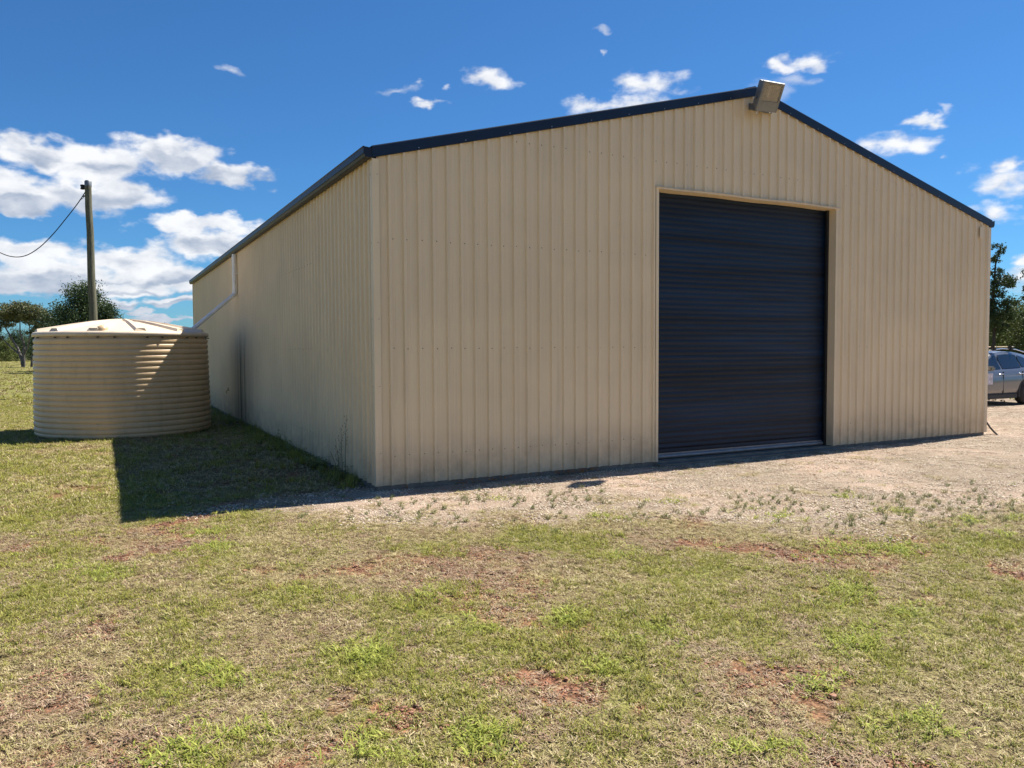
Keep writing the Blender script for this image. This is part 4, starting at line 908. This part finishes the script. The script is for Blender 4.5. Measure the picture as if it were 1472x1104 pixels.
back = [tree_meshes(20+i, h, round_clumps(30+i, h, w, 16, 0.08, 0.62), 8000, 0.22, mt, m_bark, 0.15, straight(h*0.9, 0.15)) for i, (h, w, mt) in enumerate(((6.4, 6.0, m_dark), (5.6, 5.2, m_mid), (6.0, 5.0, m_dark)))]
for i, (px, dep, k, s1) in enumerate(((-14, 128, 0, .95), (8, 122, 1, .62), (24, 130, 2, .86), (44, 136, 0, .8), (66, 126, 2, .9), (86, 134, 1, .8))):
    lab = ['dark bushy tree behind the gum, cut by the left edge of the picture', 'small olive bush of a tree left of the gum trunks', 'dark tree seen between the picture edge and the gum trunks',
           'dark tree behind the gum trunks', 'dark tree filling the gap between gum trunks and tank', 'olive tree half hidden behind the left end of the tank'][i]
    plant_tree('field_tree', px, dep, back[k], lab, 'dark trees at the far side of the field', s1, i*1.3)
# right of the shed
cl2 = [(*L3(a, 0.2*(-1)**i, z)[:2], z, rx, rz) for i, (a, z, rx, rz) in enumerate(((0.3, 7.3, .28, .22), (-0.1, 6.7, .3, .16), (0.15, 6.0, .35, .2), (0.5, 5.5, .45, .22), (1.0, 5.35, .38, .17), (-0.3, 5.2, .4, .2), (0.3, 4.8, .4, .22), (0.75, 4.2, .42, .2),
       (-0.2, 4.3, .4, .25), (0.2, 3.7, .5, .3), (0.9, 3.5, .35, .2), (-0.4, 3.2, .45, .3), (0.35, 2.9, .45, .25)))]
plant_tree('slender_tree', 1427, 45, tree_meshes(41, 7.6, [(a, b_, c_, d*1.2, e*1.5) for a, b_, c_, d, e in cl2], 9000, 0.12, m_dark, m_bark, 0.08, [([(0, 0, 0), L3(0.06, 0, 2.6), L3(-0.05, 0, 4.8), L3(0.05, 0, 6.4), L3(0.3, 0, 7.4)], 0.10, 0.02)]), 'tall slender dark tree with sparse clumps just right of the shed corner')
plant_tree('slender_tree', 1497, 41, tree_meshes(42, 7.4, [(*L3(a, 0, z)[:2], z, rx, rz) for a, z, rx, rz in ((-.75, 4.75, .3, .18), (-.85, 4.2, .25, .2), (-.5, 5.6, .5, .3), (0, 6.4, .6, .4), (.6, 5.4, .6, .4), (-.95, 3.3, .35, .2), (0.4, 4.2, .6, .35), (-.4, 3.0, .5, .3))], 7000, 0.12, m_dark, m_bark, 0.12, straight(7, 0.12)), 'dark tree whose branch tips reach in at the right edge of the picture')
bush = [tree_meshes(50+i, h, round_clumps(60+i, h, w, 18, 0.08, 0.6), 12000, 0.14, mt, m_bark, 0.1, straight(h*0.9, 0.1)) for i, (h, w, mt) in enumerate(((4.6, 4.2, m_mid), (3.9, 3.6, m_mid), (4.4, 3.8, m_dark)))]
for i, (px, dep, k, s1) in enumerate(((1400, 52, 2, .95), (1432, 50, 1, .82), (1462, 54, 0, 1.0), (1492, 49, 0, .9), (1380, 56, 0, .95), (1530, 52, 2, 1.0), (1446, 60, 2, 1.0))):
    lab = ['dark tree mostly hidden behind the right shed corner', 'low olive tree right behind the car roof', 'rounded olive-green tree at the right edge behind the car', 'olive tree just beyond the right edge behind the car',
           'olive tree hidden by the shed beside the car', 'dark tree out past the right edge of the picture', 'dark tree behind the olive trees and the car'][i]
    plant_tree('bushy_tree', px, dep, bush[k], lab, 'bushy trees behind the car', s1, i*0.9)
# far-off wood right round the paddock
mbk = []
PT, RO, SC_, ID = [], [], [], []
wa = rng.uniform(0, 2*np.pi, 900); wr = rng.uniform(190, 300, 900); x, y = CAM[0]+wr*np.cos(wa), CAM[1]+wr*np.sin(wa)
far_v = [tree_meshes(70+i, 5.5, round_clumps(80+i, 5.5, 6, 8, 0.1, 0.6), 700, 0.55, m, m_bark, 0.15, straight(5, .15))[1] for i, m in enumerate((m_dark, m_mid, m_gum))]
put(x, y, rng.uniform(0.6, 1.15, 900), rng.integers(0, 3, 900), 0.02, np.full(900, GZ-0.2))
scatter('far_woodland', np.concatenate(PT), np.concatenate(RO), np.concatenate(SC_), far_v, np.concatenate(ID), 'far-off line of low woodland round the paddock')
# rough paddock tussocks
PT, RO, SC_, ID = [], [], [], []
tus = [blade_patch('paddock_tussock', m, 70, 0.22, (0.08, 0.2), (0.010, 0.022), (20, 70), 400+i, clump=4) for i, m in enumerate((m_dry, m_grn))]
n = 2600; dp_ = rng.uniform(24, 120, n)**1.0; px = rng.uniform(-60, 330, n); P_ = np.array([CAM+ray(a, 504)*d for a, d in zip(px, dp_)]); put(P_[:, 0], P_[:, 1], rng.uniform(0.4, 1.2, n), rng.integers(0, 2, n), 0.1, np.full(n, GZ))
n = 500; dp_ = rng.uniform(24, 60, n); px = rng.uniform(1390, 1530, n); P_ = np.array([CAM+ray(a, 504)*d for a, d in zip(px, dp_)]); put(P_[:, 0], P_[:, 1], rng.uniform(0.3, 0.8, n), rng.integers(0, 2, n), 0.1, np.full(n, GZ))
scatter('paddock_grass', np.concatenate(PT), np.concatenate(RO), np.concatenate(SC_), tus, np.concatenate(ID), 'rough tussocky grass across the far paddock')

# ------------------------------------------------------------------ car (x forward, y to its left, z up)
m_body, t, b = material('metallic_grey_car_paint'); b.inputs['Base Color'].default_value = (0.16, 0.185, 0.23, 1); b.inputs['Metallic'].default_value = 0.35; b.inputs['Roughness'].default_value = 0.28; b.inputs['Coat Weight'].default_value = 0.8; b.inputs['Coat Roughness'].default_value = 0.05
nz = t.noise(t.node('ShaderNodeNewGeometry').outputs['Position'], 900, 2, 0.5); t.l.new(t.mix(nz, rgb((0.115, 0.12, 0.13)), rgb((0.15, 0.155, 0.165))), b.inputs['Base Color'])
m_cg, t, b = material('tinted_car_glass'); b.inputs['Base Color'].default_value = (0.012, 0.016, 0.022, 1); b.inputs['Roughness'].default_value = 0.06; b.inputs['Specular IOR Level'].default_value = 0.7
m_trim = simple('black_car_trim', (0.015, 0.015, 0.016), 0.6); m_chrome = simple('bright_metal', (0.75, 0.76, 0.78), 0.18, 0.9, 0.05)
m_tyre = simple('tyre_rubber', (0.02, 0.02, 0.02), 0.85); m_lamp = simple('clear_lamp', (0.7, 0.7, 0.72), 0.1, 0.2); m_tail = simple('red_lamp', (0.35, 0.02, 0.02), 0.15)
a_f = math.pi
car = empty('parked_car', (0, 0, 0), 'grey SUV with roof rails parked beyond the right end of the shed', 'car')
car.rotation_euler = (0, 0, a_f)
# stations: x, sill z, belt z, roof/hood z, half width low, half width belt, half width top
ST = [(2.24, .42, .62, .70, .62, .60, .50), (2.12, .26, .72, .84, .80, .78, .66), (1.7, .22, .86, .97, .90, .88, .74), (1.0, .22, .95, 1.05, .92, .90, .76), (0.85, .22, .97, 1.08, .92, .90, .76), (0.35, .22, .99, 1.36, .92, .90, .67), (0.0, .22, 1.0, 1.50, .92, .90, .62), (-0.6, .22, 1.01, 1.555, .92, .90, .61),
      (-1.2, .22, 1.03, 1.53, .92, .90, .60), (-1.75, .24, 1.05, 1.46, .91, .89, .58), (-2.1, .28, 1.06, 1.22, .88, .86, .60), (-2.28, .40, .95, 1.02, .80, .78, .62)]
mb = MB(); vs = []; K = 0
def sect(s):
    x, zs, zb_, zr, wl_, wb, wt = s
    half = [(0, zs), (wl_*0.80, zs), (wl_*0.97, zs+0.10), (wl_, zs+0.25*(zb_-zs)+.05), (wl_+0.005, zs+0.6*(zb_-zs)), (wb, zb_-0.02), (wb-0.03, zb_+0.01), (wt+(wb-wt)*0.35, zb_+(zr-zb_)*0.55), (wt+0.04, zr-0.07*(zr-zb_)-.01), (wt-0.05, zr-0.005), (wt*0.5, zr+0.012), (0, zr+0.016)]
    return half
for s in ST:
    h_ = sect(s); full = [(s[0], y, z) for y, z in h_]+[(s[0], -y, z) for y, z in h_[-2:0:-1]]; K = len(full); vs += full
fs = [(i*K+k, i*K+(k+1) % K, (i+1)*K+(k+1) % K, (i+1)*K+k) for i in range(len(ST)-1) for k in range(K)]+[tuple(range(K))[::-1], tuple((len(ST)-1)*K+k for k in range(K))]
mb.add(vs, fs, 0, True)
body = mb.build('body', m_body, car)
def arch_cut(cx): # wheel-arch lining: dark half disc standing proud of the flank
    for s1 in (-1, 1):
        m2 = MB(); vs = [(cx+0.42*math.cos(a), s1*0.931, 0.35+0.42*math.sin(a)) for a in np.linspace(-0.3, math.pi+0.3, 17)]; v2 = [(p[0], s1*0.70, p[2]) for p in vs]
        m2.add(vs+v2, [tuple(range(17))]+[(i, i+1, 18+i, 17+i) for i in range(16)]); m2.build('wheel_arch', m_trim, car)
arch_cut(1.36); arch_cut(-1.32)
def surf(x, zf):   # point on the upper flank at station x and 0..1 between belt and roof
    for a, b3 in zip(ST, ST[1:]):
        if b3[0] <= x <= a[0]:
            f = (x-b3[0])/(a[0]-b3[0]); s = [q+(p-q)*f for p, q in zip(a, b3)]; h_ = sect(s); y0, z0 = h_[6]; y1, z1 = h_[7]; y2, z2 = h_[8]
            if zf < 0.55: g1 = zf/0.55; return y0+(y1-y0)*g1, z0+(z1-z0)*g1
            g1 = (zf-0.55)/0.45; return y1+(y2-y1)*g1, z1+(z2-z1)*g1
for s1 in (-1, 1):
    for name, pts in (('side_window', [(0.72, .14, .22), (0.35, .08, .80), (0.0, .08, .90), (-.13, .08, .90)]), ('side_window', [(-.21, .08, .90), (-0.6, .08, .90), (-1.05, .08, .90), (-1.12, .08, .88)]), ('quarter_window', [(-1.18, .10, .86), (-1.45, .14, .80), (-1.7, .22, .60)])):
        m2 = MB(); vs = []
        for x, lo, hi in pts:
            for f in (lo, (lo+hi)/2, hi): y, z = surf(x, f); vs.append((x, s1*(y+0.012), z+0.003))
        m2.add(vs, [(i*3+k, i*3+k+1, i*3+k+4, i*3+k+3) for i in range(len(pts)-1) for k in range(2)], 0, True); m2.build(name, m_cg, car)
    m2 = MB(); m2.box((0.50, s1*0.90 if s1 > 0 else -1.10, 1.00), (0.72, 1.10 if s1 > 0 else -0.90, 1.14), ch=0.04); mir = m2.build('wing_mirror', m_chrome if 0 else m_body, car)
    m2 = MB(); m2.tube([(1.0, s1*0.60, 1.34), (0.0, s1*0.60, 1.585), (-0.6, s1*0.60, 1.625), (-1.3, s1*0.59, 1.60), (-1.75, s1*0.57, 1.52)][1:], 0.016, 8)
    m2.build('roof_rail', m_chrome, car)
    for x in (-0.18, -1.02):
        m2 = MB(); m2.box((x-0.07, s1*0.60-0.06, 1.575), (x+0.07, s1*0.60+0.06, 1.70), ch=0.02); m2.build('rack_foot', m_trim, car)
    for x in (-0.02, -1.0):
        m2 = MB(); m2.tube([(x+0.10, s1*0.945, 0.90), (x+0.07, s1*0.965, 0.905), (x-0.07, s1*0.965, 0.905), (x-0.10, s1*0.945, 0.90)], 0.014, 8); m2.build('door_handle', m_chrome, car)
    for xs_ in (0.78, -0.17, -1.12): # door shut lines, thin dark gaps
        m2 = MB(); m2.box((xs_-0.004, min(s1*0.90, s1*0.9265), 0.36), (xs_+0.004, max(s1*0.90, s1*0.9265), 0.97)); m2.build('door_gap', m_trim, car)
    m2 = MB(); m2.box((-0.85, min(s1*0.84, s1*0.934), 0.20), (0.95, max(s1*0.84, s1*0.934), 0.34), ch=0.02); m2.build('sill_cladding', m_trim, car)
    m2 = MB(); m2.box((1.95, min(s1*.45, s1*.79), 0.66), (2.17, max(s1*.45, s1*.79), 0.80), ch=0.03); m2.build('headlight', m_lamp, car)
    m2 = MB(); m2.box((-2.24, min(s1*.5, s1*.83), 0.92), (-2.12, max(s1*.5, s1*.83), 1.05), ch=0.03); m2.build('tail_light', m_tail, car)
    for x in (1.36, -1.32):
        w = MB(); w.lathe([(0.20, -0.11), (0.33, -0.11), (0.355, -0.08), (0.36, 0), (0.355, 0.08), (0.33, 0.11), (0.20, 0.11)], 28)
        wm = w.mesh('wheel', m_tyre); wo_ = link('wheel', wm, car); wo_.rotation_euler = (math.pi/2, 0, 0); wo_.location = (x, s1*0.84, 0.36)
        rm = MB(); rm.lathe([(0.21, -0.06), (0.22, 0.0), (0.21, 0.10), (0.19, 0.09)], 24)
        for q in range(5):
            a = q*2*math.pi/5; rm.add([(0.04*math.cos(a+2), 0.04*math.sin(a+2), -s1*0.09), (0.2*math.cos(a-.14), 0.2*math.sin(a-.14), -s1*0.075), (0.2*math.cos(a+.14), 0.2*math.sin(a+.14), -s1*0.075), (0.04*math.cos(a-2), 0.04*math.sin(a-2), -s1*0.09)], [(0, 1, 2, 3)])
        rm.lathe([(0.0, -s1*0.10), (0.05, -s1*0.10), (0.06, -s1*0.05)], 12); link('rim', rm.mesh('rim', m_chrome), wo_)
m2 = MB()   # front screen
vs = []
for x, wd in ((0.93, .70), (0.35, .60), (0.03, .54)):
    z = {0.93: 1.085, 0.35: 1.392, 0.03: 1.512}[x]
    for y in (-wd, 0, wd): vs.append((x, y, z+0.02+0.014*(1-abs(y)/wd)))
m2.add(vs, [(i*3+k, i*3+k+1, i*3+k+4, i*3+k+3) for i in range(2) for k in range(2)], 0, True); m2.build('windscreen', m_cg, car)
m2 = MB(); vs = []
for x, wd, z in ((-1.80, .55, 1.46), (-1.98, .57, 1.36), (-2.10, .58, 1.24)):
    for y in (-wd, 0, wd): vs.append((x-0.02, y, z+0.018))
m2.add(vs, [(i*3+k, i*3+k+1, i*3+k+4, i*3+k+3) for i in range(2) for k in range(2)], 0, True); m2.build('rear_screen', m_cg, car)
for x in (-0.18, -1.02):
    m2 = MB(); m2.box((x-0.03, -0.70, 1.668), (x+0.03, 0.70, 1.694), ch=0.008); m2.build('cross_bar', m_chrome, car)
m2 = MB(); m2.box((0.36, 0.928, 0.62), (0.64, 0.934, 0.93), ch=0.002); m2.build('door_sticker', simple('pale_sticker', (0.55, 0.52, 0.56), 0.5, 0, 0.3, 14), car)
m2 = MB(); m2.box((2.15, -0.26, 0.45), (2.26, 0.26, 0.56)); m2.build('number_plate', m_lamp, car)
m2 = MB(); m2.box((2.06, -0.45, 0.60), (2.20, 0.45, 0.74), ch=0.02); m2.build('grille', m_trim, car)
# stand the car so that its front door handle falls where the photograph has it
hx, hy = -0.02, 0.96; c_, s_c = math.cos(a_f), math.sin(a_f)
tgt = at(1440.5, 537.5, 22.2); car.location = (tgt[0]-(hx*c_-hy*s_c), tgt[1]-(hx*s_c+hy*c_), GZ)
